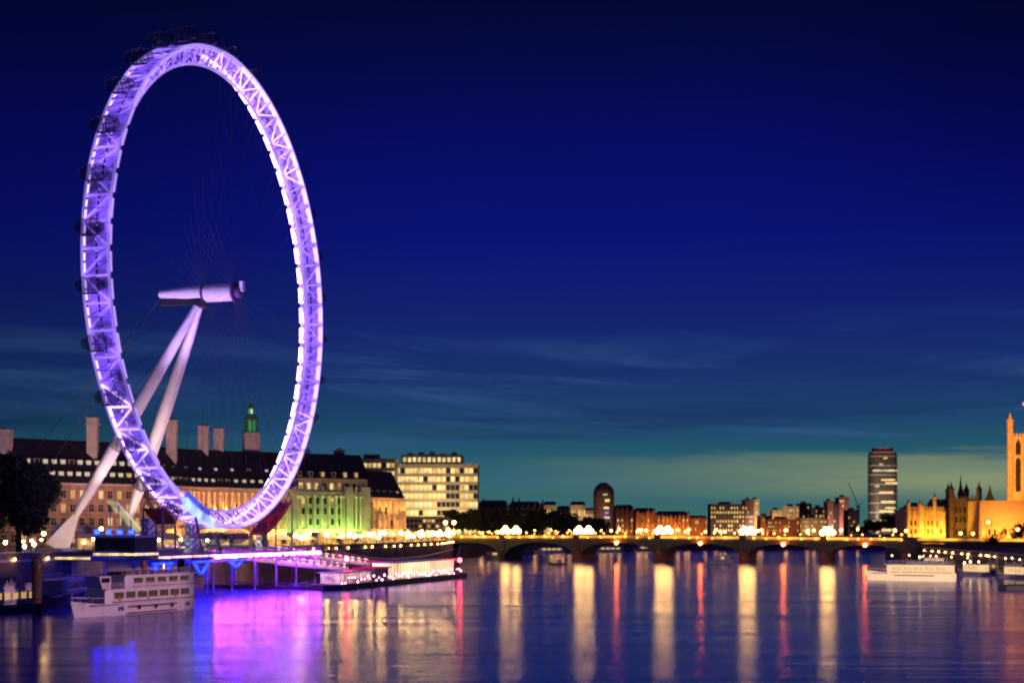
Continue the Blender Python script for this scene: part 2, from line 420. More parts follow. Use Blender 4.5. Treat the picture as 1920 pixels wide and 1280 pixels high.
# spokes share one mesh
sk = MB(); sk.tube((0, 0, 2.6), (0, 0, RI), .03, n=4); skm = sk.mesh('spoke', M('spoke_cable', (.03, .03, .05), .6))
for i in range(64):
    o = put('spoke', skm, wheel, ((3.8 if i % 2 else -4.4) * .0 + (3.85 if i % 2 else -4.35), 0, HUBZ))
    phi = 2 * math.pi * i / 64
    tilt = math.atan2((3.85 if i % 2 else -4.35), RI)
    o.rotation_euler = (-phi, 0, 0)
    o.rotation_mode = 'QUATERNION'
    o.rotation_quaternion = Matrix.Rotation(-phi, 4, 'X').to_quaternion() @ Matrix.Rotation(-tilt, 4, 'Y').to_quaternion()
# capsules
cap_glass = M('capsule_glass', (.02, .02, .06), .15, var=.2); cap_glass.node_tree.nodes['Principled BSDF'].inputs['Alpha'].default_value = .42
cap_frame = M('capsule_frame', (.05, .05, .12), .5)
cg = MB()
cg.lathe([(.2, -3.6), (.9, -3.3), (1.45, -2.4), (1.7, -1.2), (1.75, 0), (1.7, 1.2), (1.45, 2.4), (.9, 3.3), (.2, 3.6)], (0, 0, 0), 14, axis='x')
cgm = cg.mesh('capsule', cap_glass)
cf = MB()
for x in (-1.3, 1.3): cf.path([(x, 1.82 * math.cos(k * math.pi / 10), 1.82 * math.sin(k * math.pi / 10)) for k in range(20)], .09, 5, True)
cf.box(-1.5, 1.5, -.5, .5, -1.8, -1.6)
cfm = cf.mesh('mounting_ring', cap_frame)
for i in range(32):
    phi = 2 * math.pi * (i + .32) / 32
    o = put('capsule', cgm, wheel, rim_pt(60.9, phi, 0)); put('mounting_ring', cfm, o)
# legs
leg_paint = M('leg_paint', (.74, .70, .70), .5, var=.06)
for (ax, uu, top) in ((-35, -17, (-6.2, -.9)), (-36.5, 15, (-6.2, .9))):
    foot = Vector((ax, uu, 1.0)); tp = Vector((top[0], top[1], HUBZ - 3.2)); d = tp - foot
    lg = MB(); pts = [(.13, .75), (.22, 1.3), (.38, 1.62), (.6, 1.6), (.85, 1.3), (1, .75)]
    prev = None
    for tt, r in pts:
        if prev: lg.tube(foot + d * prev[0], foot + d * tt, prev[1], r, n=16)
        prev = (tt, r)
    lo = lg.build('leg', leg_paint, wheel, smooth=False)
    bs = MB()                                            # flat splayed foot
    e = d.normalized(); wv = e.cross(Vector((e.y, -e.x, 0))).normalized(); sv = e.cross(wv).normalized()
    a = foot + d * .135; c0 = foot - d * .004
    vs = []
    for c, hw, hd in ((c0, 2.9, .9), (c0 + (a - c0) * .5, 1.9, .75), (a, .7, .5)):
        for q1, q2 in ((-1, -1), (1, -1), (1, 1), (-1, 1)): vs.append(c + sv * (hd * q1) + wv * (hw * q2))
    fs = [(3, 2, 1, 0), (8, 9, 10, 11)]
    for k in (0, 4):
        for j in range(4): fs.append((k + j, k + (j + 1) % 4, k + 4 + (j + 1) % 4, k + 4 + j))
    bs.add(vs, fs); bs.build('leg_foot', leg_paint, lo)
    pl = MB(); pl.box(ax - 3.5, ax + 3.5, uu - 3.2, uu + 3.2, 0, 1.0); pl.build('plinth', concrete, lo)
for yy in (-9, 9):
    st = MB(); st.tube((-16.3, 0, HUBZ - .5), (-70, yy, .3), .09, n=5); st.build('back_stay', dark_steel, wheel)
MW = Matrix.Translation((WX, WY, G)) @ Matrix.Rotation(-TH, 4, 'Z')
def wl(x, y, z): return tuple(MW @ Vector((x, y, z)))   # wheel frame -> world (z above quay level)

# ------------------------------------------------------------------ boarding platform and gantries below the wheel
PZ = 9.2 - G
plat = thing('boarding_platform', 'long boarding platform under the wheel carried on piles over the water', 'platform', (WX, WY, G), -TH)
m = MB()
m.box(-15, -4.8, -52, 52, PZ - .7, PZ); m.box(4.8, 7.6, -40, 46, PZ - .7, PZ); m.box(-4.797, 4.797, -40, 46, PZ - 1.9, PZ - 1.3)
m.build('deck', concrete, plat)
m = MB()
for y in range(-46, 47, 13):
    for x in (-13, -5, 6.4): m.tube((x, y, PZ - .7), (x, y, -11), .27, n=8)
    m.tube((-13, y, PZ - .9), (6.4, y, PZ - .9), .25, n=6)
m.build('pile_frame', M('pile_steel', (.35, .35, .42), .5), plat)
pink_led = M('led_pink_rail', (.6, .4, .5), .4, (1, .42, .60), 2.6, emvar=.8, emscale=1.1)
warm_led = M('led_warm_edge', (.6, .5, .3), .4, (1, .68, .25), 1.4, emvar=.5, emscale=.7)
m = MB()
for x, y0, y1 in ((7.55, -40, 46), (4.85, -40, 46), (-4.85, -52, 52)):
    for k in range(3): m.tube((x, y0, PZ + .4 + .35 * k), (x, y1, PZ + .4 + .35 * k), .04, n=4)
    y = y0
    while y <= y1: m.tube((x, y, PZ), (x, y, PZ + 1.15), .05, n=4); y += 2
m.build('railing', steel_grey, plat)
m = MB(); m.box(7.62, 7.8, -40, 46, PZ - .45, PZ - .1); m.build('edge_glow', pink_led, plat)
m = MB(); m.box(-15, -4.9, -52.2, -52.02, PZ - .6, PZ - .15); m.box(4.8, 7.6, -40.2, -40.02, PZ - .6, PZ - .15); m.build('edge_glow', warm_led, plat)
m = MB()
for y in range(-26, 44, 5): m.tube((-5.6, y, PZ), (-5.6, y, PZ + 2.6), .07, n=5); m.box(-6.6, -5.0, y - .06, y + .06, PZ + 2.603, PZ + 2.7)
m.build('queue_frame', steel_grey, plat)
# dark ticket booth with a lit border at the near end
bo = thing('boarding_booth', 'dark boxy booth with a lit edge on the near end of the boarding platform', 'booth', wl(-5.5, -36, PZ), -TH)
m = MB(); m.box(-5, 5, -5, 5, 0, 4.0); m.build('cabin', M('booth_black', (.02, .016, .012), .5), bo)
m = MB(); m.box(-5.5, 5.5, -5.5, 5.5, 4.003, 4.45); m.build('roof', white_paint, bo)
m = MB(); m.box(-5.2, 5.2, -5.25, -5.05, .05, .55); m.box(5.05, 5.25, -5.05, 5, .05, .55); m.build('light_strip', warm_led, bo)
m = MB()
for x in (-3.2, 0, 3.2): m.box(x - 1.1, x + 1.1, -5.08, -5.0, 1.2, 3.2)
m.build('window_panel', dark_glass, bo)
bfm = M('added_blue_lens', (.1, .1, .4), .4, (.0015, .006, 1.0), 75)  # blue lamps added to put a blue reflection on the water
for k in range(4):
    o = thing('added_blue_lamp', 'small blue lamp added on the roof edge of the dark booth to tint the water', 'floodlight', wl(-5.5 - 4.2 + 2.8 * k, -41.1, PZ + 4.45), -TH, 'added blue lamps on the booth')
    m = MB(); m.box(-.55, .55, -.1, .05, .35, 1.15); m.build('lens', bfm, o)
    m = MB(); m.box(-.62, .62, .053, .5, .3, 1.2); m.box(-.1, .1, .1, .3, 0, .297); m.build('housing', dark_steel, o)
# pale restraint towers
tw_white = M('restraint_white', (.72, .74, .76), .5, var=.08)
def restraint_tower(y, label, h=7.6, x=-6.0):
    o = thing('restraint_tower', label, 'tower', wl(x, y, PZ), -TH, 'pale restraint towers under the wheel')
    m = MB()
    m.prism([(-1.0, -1.6), (1.0, -1.6), (1.0, 1.6), (-1.0, 1.6)], 0, h, 0, [(-.8, -1.9), (.8, -1.9), (.8, 1.9), (-.8, 1.9)])
    m.build('column', tw_white, o)
    f = MB()
    for k in range(4):
        z = .9 + k * h / 4.6
        f.tube((-1.1, -1.3, z), (-1.1, 1.3, z + 1.3), .16, n=5); f.tube((1.1, -1.3, z), (1.1, 1.3, z + 1.3), .16, n=5)
        f.tube((-.9, -1.72, z), (.9, -1.72, z + 1.3), .18, n=5); f.tube((.9, -1.75, z), (-.9, -1.75, z + 1.3), .18, n=5)
    f.build('lattice', dark_steel, o)
    m = MB(); m.box(-1.3, 1.3, -2.2, 2.2, h + .003, h + .5); m.build('drive_head', steel_grey, o)
restraint_tower(-25, 'pale restraint tower beside the dark booth on the boarding platform')
restraint_tower(-4, 'pale latticed restraint tower below the blue white drive cover')
restraint_tower(37, 'pale restraint tower below the red lit arc, farthest along the platform')
def arc_panel(mb, r0, r1, x0, x1, a0, a1, n=8, mi=0):     # a curved slab following the rim, angles from the bottom, + away
    for i in range(n):
        p = [math.pi - (a0 + (a1 - a0) * (i + k) / n) for k in (0, 1)]
        vs = [rim_pt(r, q, x) for q in p for r in (r0, r1) for x in (x0, x1)]
        mb.add(vs, [(0, 1, 3, 2), (4, 6, 7, 5), (0, 4, 5, 1), (2, 3, 7, 6), (0, 2, 6, 4), (1, 5, 7, 3)], mi)
blue_white = M('drive_cover_glow', (.7, .8, .9), .4, (.34, .52, 1.0), 1.5, emvar=.6, emscale=.2)
blue_deep = M('drive_cover_blue', (.2, .3, .6), .4, (.07, .13, .95), .7, emvar=.4, emscale=.3)
o = thing('drive_cover', 'glowing blue white drive cover against the bottom of the wheel rim', 'drive cover', (WX, WY, G), -TH)
m = MB(); arc_panel(m, 57.6, 59.6, 3.6, 4.6, R(-27), R(-12)); m.build('light_panel', blue_white, o)
m = MB(); arc_panel(m, 56.0, 57.55, 3.6, 4.5, R(-27), R(-15)); m.build('side_panel', blue_deep, o)
m = MB(); m.tube((4.4, -22, HUBZ - 55.8), (6.2, -22, PZ), .3); m.build('strut', steel_grey, o)
m = MB(); m.tube((4.4, -12, HUBZ - 59.4), (6.2, -12, PZ), .3); m.build('strut', steel_grey, o)
red_lit = M('gantry_red', (.14, .01, .02), .5, (.55, .008, .025), .13, emvar=.9, emscale=.5)  # red light put in as emission of the gantry floor and rails
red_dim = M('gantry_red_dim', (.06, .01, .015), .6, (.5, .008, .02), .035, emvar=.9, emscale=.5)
for a0, a1, lab in ((20, 37, 'dark red lit gantry arc under the far right bottom of the wheel'), (-32, -26, 'dark red gantry arc under the near left bottom of the wheel')):
    o = thing('service_gantry', lab, 'gantry', (WX, WY, G), -TH, 'red service gantries')
    m = MB()
    for q in range(14):
        c0 = a0 + (a1 - a0) * q / 14; arc_panel(m, 63.6, 64.0, -2.4, 2.4, R(c0), R(c0 + (a1 - a0) / 24), 1)
    for xx in (-2.4, -.9, .7, 2.1): arc_panel(m, 63.3, 63.597, xx, xx + .3, R(a0), R(a1), 8)
    m.build('floor', red_lit if a0 > 0 else red_dim, o)
    m = MB()
    for k in range(7):
        a = math.pi - R(a0 + (a1 - a0) * k / 6)
        for x in (-2.4, 2.4): m.tube(rim_pt(63.8, a, x), rim_pt(61, a, x), .14, n=5)
    for x in (-2.4, 2.4): m.path([rim_pt(61, math.pi - R(a0 + (a1 - a0) * k / 10), x) for k in range(11)], .14, 5)
    for aa in (a0, a1):
        a = math.pi - R(aa); m.tube(rim_pt(61, a, -2.4), rim_pt(61, a, 2.4), .14, n=5)
    m.build('railing', red_lit if a0 > 0 else red_dim, o)
    m = MB()
    for aa in (a0, a1):
        for x in (-2.4, 2.4):
            p = rim_pt(64, math.pi - R(aa), x)
            if p[2] > PZ + .6: m.tube(p, (p[0], p[1], PZ), .25)
    m.build('support', steel_grey, o)
yel = M('ramp_canopy_glow', (.7, .7, .4), .4, (.95, .85, .38), .42, emvar=.4, emscale=.3)
o = thing('ramp_canopy', 'sloping yellow lit canopy beside the foot of the wheel legs', 'canopy', (WX, WY, G), -TH)
m = MB(); m.add([(-12, -33, 11.6), (-9.5, -33, 11.4), (-9.5, -21, 4.6), (-12, -21, 4.8), (-12, -33, 12.1), (-9.5, -33, 11.9), (-9.5, -21, 5.1), (-12, -21, 5.3)],
                [(0, 3, 2, 1), (4, 5, 6, 7), (0, 1, 5, 4), (1, 2, 6, 5), (2, 3, 7, 6), (3, 0, 4, 7)]); m.build('roof', yel, o)
m = MB()
for y, z in ((-32, 11), (-26.5, 8), (-22, 5.1)):
    for x in (-11.8, -9.7): m.tube((x, y, PZ), (x, y, z), .16)
m.build('post', steel_grey, o)
# blue lamps under the platform
blue_glow = M('under_deck_blue', (.1, .1, .5), .4, (.0006, .003, 1.0), 60.0, emvar=.3)
for y, hh, lab in ((-44, 3.6, 'blue glowing light frame below the boarding booth'), (-26, 2.4, 'blue glowing light frame above the stern of the white boat'),
                   (-8, 1.3, 'long blue glowing light strip beside the dark post under the platform')):
    o = thing('blue_light_frame', lab, 'light', wl(7.9, y, PZ - .75), -TH, 'blue lights under the platform')
    m = MB(); m.box(-.1, .1, -4.5, 4.5, -1.0, -.6); m.tube((0, -3.5, -1), (0, -.6, -1 - hh), .3, n=5); m.tube((0, 3.5, -1), (0, .6, -1 - hh), .3, n=5)
    m.build('light_tube', blue_glow, o)
    m = MB(); m.box(-.22, .22, -4.6, 4.6, -.597, -.03); m.build('bracket', dark_steel, o)

# ------------------------------------------------------------------ pier
PA = math.atan2(89, 27)                                 # pier runs away beside the wheel
pon = thing('floating_pontoon', 'long dark floating pontoon of the pier edged with pink lights', 'pontoon', (-42, 351, 0), PA)
m = MB(); m.prism([(0, 0), (93, 0), (95, 4), (93, 9), (0, 9), (-2.5, 4)], -.5, 1.25); m.build('hull', M('pontoon_hull', (.035, .02, .025), .6), pon)
m = MB(); m.box(0, 93, .3, 8.7, 1.253, 1.4); m.build('deck', concrete, pon)
m = MB()
for k in range(47):
    m.tube((.3 + k * 2, .4, 1.4), (.3 + k * 2, .4, 2.6), .05, n=4)
for z in (1.8, 2.2, 2.6): m.tube((.2, .4, z), (92.8, .4, z), .05, n=4)
m.build('railing', steel_grey, pon)
m = MB()
for k in range(46): m.ball((1.3 + k * 2 + random.uniform(-.4, .4), .4, random.choice((1.7, 2.3, 2.9))), random.uniform(.16, .30), 6)
o = m.build('rail_light', M('led_pink_dots', (.8, .4, .6), .4, (1, .40, .75), 9, emvar=.6, emscale=.4), pon)
o = thing('floating_boom', 'low dark floating boom closing the water between the pontoon and the quay', 'boom', (-42, 351, 0), math.atan2(22, -44))
m = MB(); m.box(3, 49, -.7, .7, -.3, .75); m.build('float', M('pontoon_hull'), o)
m = MB()
for k in range(8): m.tube((5 + 6 * k, 0, .75), (5 + 6 * k, 0, 1.5), .12)
m.tube((5, 0, 1.5), (47, 0, 1.5), .07); m.build('handrail', dark_steel, o)
# shelters on the pontoon
cream_glass = M('shelter_glass_lit', (.6, .55, .4), .3, (1, .68, .36), 1.3, emvar=.35, emscale=.12)
def shelter(x0, x1, h, label, wallm, roofm, y0=2.2, y1=7.6):
    u = Vector((math.cos(PA), math.sin(PA), 0)); p = Vector((-42, 351, 1.4)) + u * x0
    o = thing('pier_shelter', label, 'shelter', p, PA, 'shelters on the pier')
    L = x1 - x0
    m = MB(); m.box(.1, L - .1, y0, y1, 0, h); m.build('glass_wall', wallm, o)
    m = MB(); m.box(-.4, L + .4, y0 - .7, y1 + .7, h + .003, h + .35); m.build('roof', roofm, o)
    k = 0; mm_ = MB(); mm_.box(-.08, .08, y0 - .12, y0 - .003, 0, h); mm_ = mm_.mesh('mullion', steel_grey)
    while k <= L: put('mullion', mm_, o, (k, 0, 0)); k += 2.4
    return o
shelter(38, 90, 4.3, 'long cream lit glass shelter at the far end of the pontoon', cream_glass, white_paint)
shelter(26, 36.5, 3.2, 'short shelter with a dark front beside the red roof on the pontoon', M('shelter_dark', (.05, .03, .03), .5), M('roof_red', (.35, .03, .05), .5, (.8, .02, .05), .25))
shelter(4, 24, 2.6, 'low pink lit shelter near the corner of the pontoon', M('shelter_pink', (.6, .4, .4), .4, (1, .52, .45), .6, emvar=.6, emscale=.5), white_paint)
# gangways
def gangway(A, B, label, wdt=3.2, lit=pink_led, h=1.6):
    A, B = Vector(A), Vector(B); d = B - A; L = d.length; rz = math.atan2(d.y, d.x)
    o = thing('gangway', label, 'gangway', A, rz, 'gangways down to the pier')
    hl = math.hypot(d.x, d.y); sl = d.z / hl
    def P(x, y, z): return (x, y, z + sl * x)
    m = MB()
    vs = [P(x, y, z) for x in (0, hl) for y in (-wdt / 2, wdt / 2) for z in (-.5, 0)]
    m.add(vs, [(0, 1, 3, 2), (4, 6, 7, 5), (0, 4, 5, 1), (2, 3, 7, 6), (0, 2, 6, 4), (1, 5, 7, 3)]); m.build('walkway', steel_grey, o)
    for y in (-wdt / 2 - .15, wdt / 2 + .15):
        m = MB(); n = int(hl / 2.2)
        m.tube(P(0, y, h), P(hl, y, h), .11, n=5); m.tube(P(0, y, -.3), P(hl, y, -.3), .13, n=5)
        for k in range(n):
            x0, x1 = hl * k / n, hl * (k + 1) / n
            m.tube(P(x0, y, -.3), P(x0, y, h), .06, n=4); m.tube(P(x0, y, -.3 if k % 2 else h), P(x1, y, h if k % 2 else -.3), .05, n=4)
        m.build('side_truss', white_paint, o)
        m = MB(); vs = [P(x, y + dy, z) for x in (0, hl) for dy in (-.03, .03) for z in (.1, h * .55)]
        m.add(vs, [(0, 1, 3, 2), (4, 6, 7, 5), (0, 4, 5, 1), (2, 3, 7, 6), (0, 2, 6, 4), (1, 5, 7, 3)]); m.build('side_panel', M('gangway_panel', (.6, .4, .45), .5, (1, .40, .58), .55, emvar=.5, emscale=.5), o)  # pink lighting put into the panel as emission
        m = MB()
        for k in range(n):
            x0 = hl * (k + .15) / n; x1 = hl * (k + .75) / n; m.tube(P(x0, y, h + .2), P(x1, y, h + .2), .09, n=5)
        m.build('light_strip', lit, o)
        m = MB()
        for k in range(n):
            if random.random() < .8: m.ball(P(hl * (k + .5) / n, y * .8, .9), random.uniform(.2, .42), 6)
        m.build('deck_lamp', M('gangway_lamps', (.8, .6, .5), .4, (1, .58, .48), 2.6, emvar=.6, emscale=.5), o)
gangway((-88, 364, 9.0), (-47, 400, 3.6), 'pink lit covered gangway descending from under the wheel to the pontoon')
gangway((-72, 404, 9.0), (-44, 428, 4.2), 'second pink lit gangway beyond it, beside the far restraint tower')
# canopy slung between masts behind the pontoon
o = thing('suspended_canopy', 'red canopy slung on a sagging cable between two leaning dark masts behind the pier', 'canopy', (-55.5, 440, 0), math.atan2(8, 37))
m = MB(); m.path([(x, 0, 8.9 - 3.1 * (1 - ((x - 19) / 19) ** 2) + .004 * x) for x in range(0, 39, 2)], .22, 6); m.build('cable', M('cable_grey', (.5, .5, .55), .4), o)
m = MB(); m.tube((0, 0, 1), (-1.6, 0, 9.6), .5, .3); m.build('mast', dark_steel, o)
m = MB(); m.tube((38, 0, 1), (40.5, 0, 9.9), .9, .5); m.build('mast', dark_steel, o)
m = MB(); k = 18
for i in range(k):
    x0, x1 = 1 + 20 * i / k, 1 + 20 * (i + 1) / k
    z0, z1 = [8.3 - 3.1 * (1 - ((x - 19) / 19) ** 2) for x in (x0, x1)]
    m.add([(x0, -.1, z0), (x1, -.1, z1), (x1, -1.8, z1 - 2.2), (x0, -1.8, z0 - 2.2), (x0, .1, z0), (x1, .1, z1), (x1, -1.6, z1 - 2.3), (x0, -1.6, z0 - 2.3)],
          [(0, 1, 2, 3), (7, 6, 5, 4), (0, 4, 5, 1), (3, 2, 6, 7)])
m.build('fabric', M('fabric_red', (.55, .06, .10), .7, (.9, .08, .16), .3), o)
m = MB(); m.prism([(-2, -2), (42, -2), (42, 2), (-2, 2)], -.4, 1.3); m.build('float', M('pontoon_hull'), o)
for X, Y, zz, lab in ((at(650, 372), 372, zt(1050, 372), 'red beacon lamp on a post at the near end of the pontoon'), (at(862, 437), 437, zt(1052, 437), 'red beacon lamp on a post at the far tip of the pontoon')):
    o = thing('beacon_post', lab, 'beacon', (X, Y, 1.4), 0, 'red beacons on the pier')
    m = MB(); m.tube((0, 0, 0), (0, 0, zz - 1.4), .12); m.build('post', dark_steel, o)
    m = MB(); m.ball((0, 0, zz - 1.0), .62, 10); m.build('lamp', globe_red, o)

# ------------------------------------------------------------------ civic building behind the wheel
civ0 = Vector((-122, 500, G))
civ = thing('civic_building', 'long grand stone civic building with dark mansard roofs, tall chimneys and a green lit cupola', 'building', civ0)
cw = Wins(civ)
EAVE, RIDGE = 21.3, 36.0
def V2(p): return Vector((p[0], p[1], 0))
def offs(pts, dist):
    out_ = []
    for i, p in enumerate(pts):
        a = V2(pts[max(0, i - 1)]); b_ = V2(pts[min(len(pts) - 1, i + 1)]); d = (b_ - a).normalized(); nrm = Vector((-d.y, d.x, 0))
        out_.append((p[0] + nrm.x * dist, p[1] + nrm.y * dist))
    return out_
def loc_(pts): return [(p[0] - civ0.x, p[1] - civ0.y) for p in pts]
def slab_wall(pts, z0, z1, mat, name, proud=0, depth=28):
    f = loc_(offs(pts, -proud)); bk = loc_(offs(pts, depth)); m = MB()
    for i in range(len(pts) - 1):
        m.prism([f[i], f[i + 1], bk[i + 1], bk[i]], z0, z1)
    return m.build(name, mat, civ)
def mansard(pts, z0, z1, inset, depth, name='roof'):
    f, r0, r1, bk = [loc_(offs(pts, q)) for q in (-.6, inset, depth - inset, depth + .6)]; m = MB()
    for i in range(len(pts) - 1):
        j = i + 1
        vs = [(*f[i], z0), (*f[j], z0), (*r0[i], z1), (*r0[j], z1), (*r1[i], z1), (*r1[j], z1), (*bk[i], z0), (*bk[j], z0)]
        m.add(vs, [(0, 1, 3, 2), (2, 3, 5, 4), (4, 5, 7, 6), (0, 6, 7, 1), (0, 2, 4, 6), (1, 7, 5, 3)])
    return m.build(name, slate, civ)
def along(pts, s):           # point and tangent angle at length s of a polyline
    for a, b_ in zip(pts, pts[1:]):
        d = V2(b_) - V2(a)
        if s <= d.length or b_ is pts[-1]:
            p = V2(a) + d.normalized() * s; return p, math.atan2(d.y, d.x)
        s -= d.length
def plen(pts): return sum((V2(b_) - V2(a)).length for a, b_ in zip(pts, pts[1:]))
def cwin(pts, s, z, w_, h_, mat, proud=0.0):
    p, a = along(pts, s); nrm = Vector((math.sin(a), -math.cos(a), 0)); q = p + nrm * proud - Vector((civ0.x, civ0.y, 0))
    cw.add((q.x, q.y, z), a, w_, h_, mat)
_dm = {}
def dormer(pts, s, z, back, mat, w_=1.5, h_=2.0):
    p, a = along(pts, s); nrm = Vector((-math.sin(a), math.cos(a), 0)); q = p + nrm * back - Vector((civ0.x, civ0.y, 0))
    k = (mat.name, w_, h_)
    if k not in _dm:
        m = MB(); m.box(-w_ / 2 - .25, w_ / 2 + .25, 0, 3.5, -.3, h_ + .2, 1); m.box(-w_ / 2, w_ / 2, -.08, -.003, 0, h_, 0); m.taper(-w_ / 2 - .45, w_ / 2 + .45, -.3, 3.6, h_ + .203, h_ + .75, .5, .5, 2)
        _dm[k] = m.mesh('dormer', [mat, stone, slate])
    put('dormer', _dm[k], civ, (q.x, q.y, z), a)
north = [(-195, 436), (-122, 500)]
c_, rr = [], None
Bp, Cp = Vector((-122, 500, 0)), Vector((-87, 546, 0)); ch = Cp - Bp; nr = Vector((-ch.y, ch.x, 0)).normalized()
for i in range(13):
    tt = i / 12; p = Bp + ch * tt + nr * (9 * 4 * tt * (1 - tt)); c_.append((p.x, p.y))
cres = c_
pav = [(-87, 546), (-57, 568)]
wing = [(-57, 568), (-45, 590)]
warm_stone = M('stone_brick_mix', (.42, .25, .17), .9, var=.3, scale=.5)
slab_wall(north, 0, EAVE, warm_stone, 'wall'); slab_wall(cres, 0, EAVE, stone, 'wall'); slab_wall(pav, 0, 20.5, stone, 'wall'); slab_wall(wing, 0, 18.6, stone, 'wall')
for pts, z in ((north, EAVE), (cres, EAVE), (pav, 20.5), (wing, 18.6)):
    slab_wall(pts, z - .9, z - .3, pale_stone, 'cornice', .9, .5); slab_wall(pts, 5.2, 5.7, pale_stone, 'string_course', .35, .5)
slab_wall(pav, 20.503, 25.5, stone, 'attic_wall', -1.5, 24)
mansard(north, EAVE + .003, RIDGE, 10, 26); mansard(cres, EAVE + .003, RIDGE - .4, 10, 24); mansard(pav, 25.503, RIDGE - .6, 7, 25); mansard(wing, 18.603, 29.5, 6, 18)
for i in range(22):                                       # dormers of the north block, two rows
    s = 31 + i * 3.05
    if s < plen(north) - 1:
        dormer(north, s, 26.8, 4.0, pick((.75, win_cream), (1, dark_glass)), 1.45, 2.1)
        dormer(north, s + 1.2, 22.6, 1.1, pick((.65, win_cream), (.1, win_warm), (1, dark_glass)), 1.45, 2.2)
for i in range(18):
    s = 2.5 + i * 3.3
    if s < plen(cres) - 1:
        dormer(cres, s, 22.2, .9, pick((.6, win_cream), (.12, win_warm), (1, dark_glass)), 1.3, 2.0)
        if i % 2 == 0: dormer(cres, s, 27.0, 4.2, pick((.5, win_cool), (1, dark_glass)), 1.0, 1.4)
for rw, z in enumerate((1.2, 6.8, 11.4, 16.0)):
    for i in range(20):
        s = 33 + i * 3.35
        if s < plen(north) - 2: cwin(north, s, z, 1.5, 2.6, pick((.22, win_warm), (.10, win_hot), (1, dark_glass)))
for rw, z in enumerate((6.8, 12.0)):
    for i in range(12):
        cwin(cres, 3 + i * 4.9, z, 1.6, 3.0, pick((.35, win_warm), (1, dark_glass)))
cols = MB()                                               # the giant half columns of the crescent
for i in range(22):
    p, a = along(cres, 1.2 + i * 2.75); nrm = Vector((math.sin(a), -math.cos(a), 0)); q = p + nrm * .9 - Vector((civ0.x, civ0.y, 0))
    cols.lathe([(.75, 5.703), (.62, 7), (.55, 18.4), (.8, 19.3)], (q.x, q.y, 0), 8)
cols.build('colonnade', stone, civ)
# pavilion: corner piers, pilasters and rows of windows
L = plen(pav); pil = MB()
pd = (V2(pav[1]) - V2(pav[0])).normalized(); pn = Vector((pd.y, -pd.x, 0)); pa = math.atan2(pd.y, pd.x)
for s, w_ in ((2.2, 4.2), (L - 2.2, 4.2), (L - 9.5, 3.0)):
    q = V2(pav[0]) + pd * s - Vector((civ0.x, civ0.y, 0))
    f = [(q + pd * a_ * w_ / 2 + pn * b_) for a_, b_ in ((-1, 1.1), (1, 1.1), (1, -.5), (-1, -.5))]
    pil.prism([(v.x, v.y) for v in f], 0, 22.2)
for i in range(7):
    q = V2(pav[0]) + pd * (6.0 + i * 3.2) + pn * .7 - Vector((civ0.x, civ0.y, 0))
    pil.lathe([(.75, 5.703), (.6, 7), (.55, 17.6), (.85, 18.6)], (q.x, q.y, 0), 8)
for i in range(15):                                       # balustrade posts and urns along the pavilion top
    q = V2(pav[0]) + pd * (1.5 + i * 2.45) + pn * .5 - Vector((civ0.x, civ0.y, 0)); pil.lathe([(.35, 20.4), (.3, 21.6), (.5, 22.0), (.2, 22.6)], (q.x, q.y, 0), 6)
for s in (L - 13.2, L - 6.4, L - 4.4, 4.9):
    q = V2(pav[0]) + pd * s + pn * .9 - Vector((civ0.x, civ0.y, 0)); pil.lathe([(.7, 5.703), (.55, 7), (.5, 17.6), (.8, 18.6)], (q.x, q.y, 0), 8)
pil.build('colonnade', stone, civ)
for z in (1.4, 7.2, 11.4, 15.4):
    for i in range(6): cwin(pav, 7.6 + i * 3.2, z, random.uniform(1.1, 1.5), 2.4, pick((.14, win_warm), (1, dark_glass)))
for i in range(9): cwin(pav, 4 + i * 3.4, 21.2, 1.6, 2.4, pick((.4, win_hot), (.2, win_warm), (1, dark_glass)), -1.5)
for i in range(6): dormer(pav, 6 + i * 5, 26.2, -.4, pick((.3, win_warm), (1, dark_glass)), 1.2, 1.6)
for z in (1.4, 6.6, 11.8):
    for i in range(5): cwin(wing, 3.5 + i * 4.2, z, 1.4, 2.7, pick((.3, win_warm), (1, dark_glass)))
pil = MB(); wd = (V2(wing[1]) - V2(wing[0])).normalized(); wnn = Vector((wd.y, -wd.x, 0))
for i in range(7):
    q = V2(wing[0]) + wd * (1.6 + i * 3.9) + wnn * .6 - Vector((civ0.x, civ0.y, 0)); pil.lathe([(.7, 5.703), (.6, 7), (.55, 15.6), (.8, 16.6)], (q.x, q.y, 0), 8)
pil.build('colonnade', stone, civ)
for i in range(5): dormer(wing, 3 + i * 4.6, 19.6, .6, pick((.3, win_warm), (1, dark_glass)), 1.2, 1.5)
cw.close()
def chimney(px, D, top, w_, base, parent=civ, mat=pale_stone):
    x, y = at(px, D) - civ0.x, D - civ0.y; z1 = zt(top, D) - G
    m = MB(); m.box(-w_ / 2, w_ / 2, -w_ * .5, w_ * .5, base, z1); m.box(-w_ / 2 - .25, w_ / 2 + .25, -w_ * .5 - .25, w_ * .5 + .25, z1 - 2.0, z1 - 1.5)
    m.box(-w_ / 2 - .2, w_ / 2 + .2, -w_ * .5 - .2, w_ * .5 + .2, z1 + .003, z1 + .5)
    o = m.build('chimney', mat, parent, (x, y, 0), R(4))
    p = MB()
    for k in (-.8, 0, .8): p.tube((k, 0, z1 + .5), (k, 0, z1 + 1.4), .3, .24, n=7)
    p.build('chimney_pot', brick, o)
chimney(174, 490, 786, 3.5, 26); chimney(322, 521, 790, 3.6, 26); chimney(382, 539, 801, 3.7, 26); chimney(411, 545, 806, 3.6, 26)
chimney(636, 572, 846, 4.2, 30, mat=dark_brick); chimney(8, 470, 808, 4.5, 28)
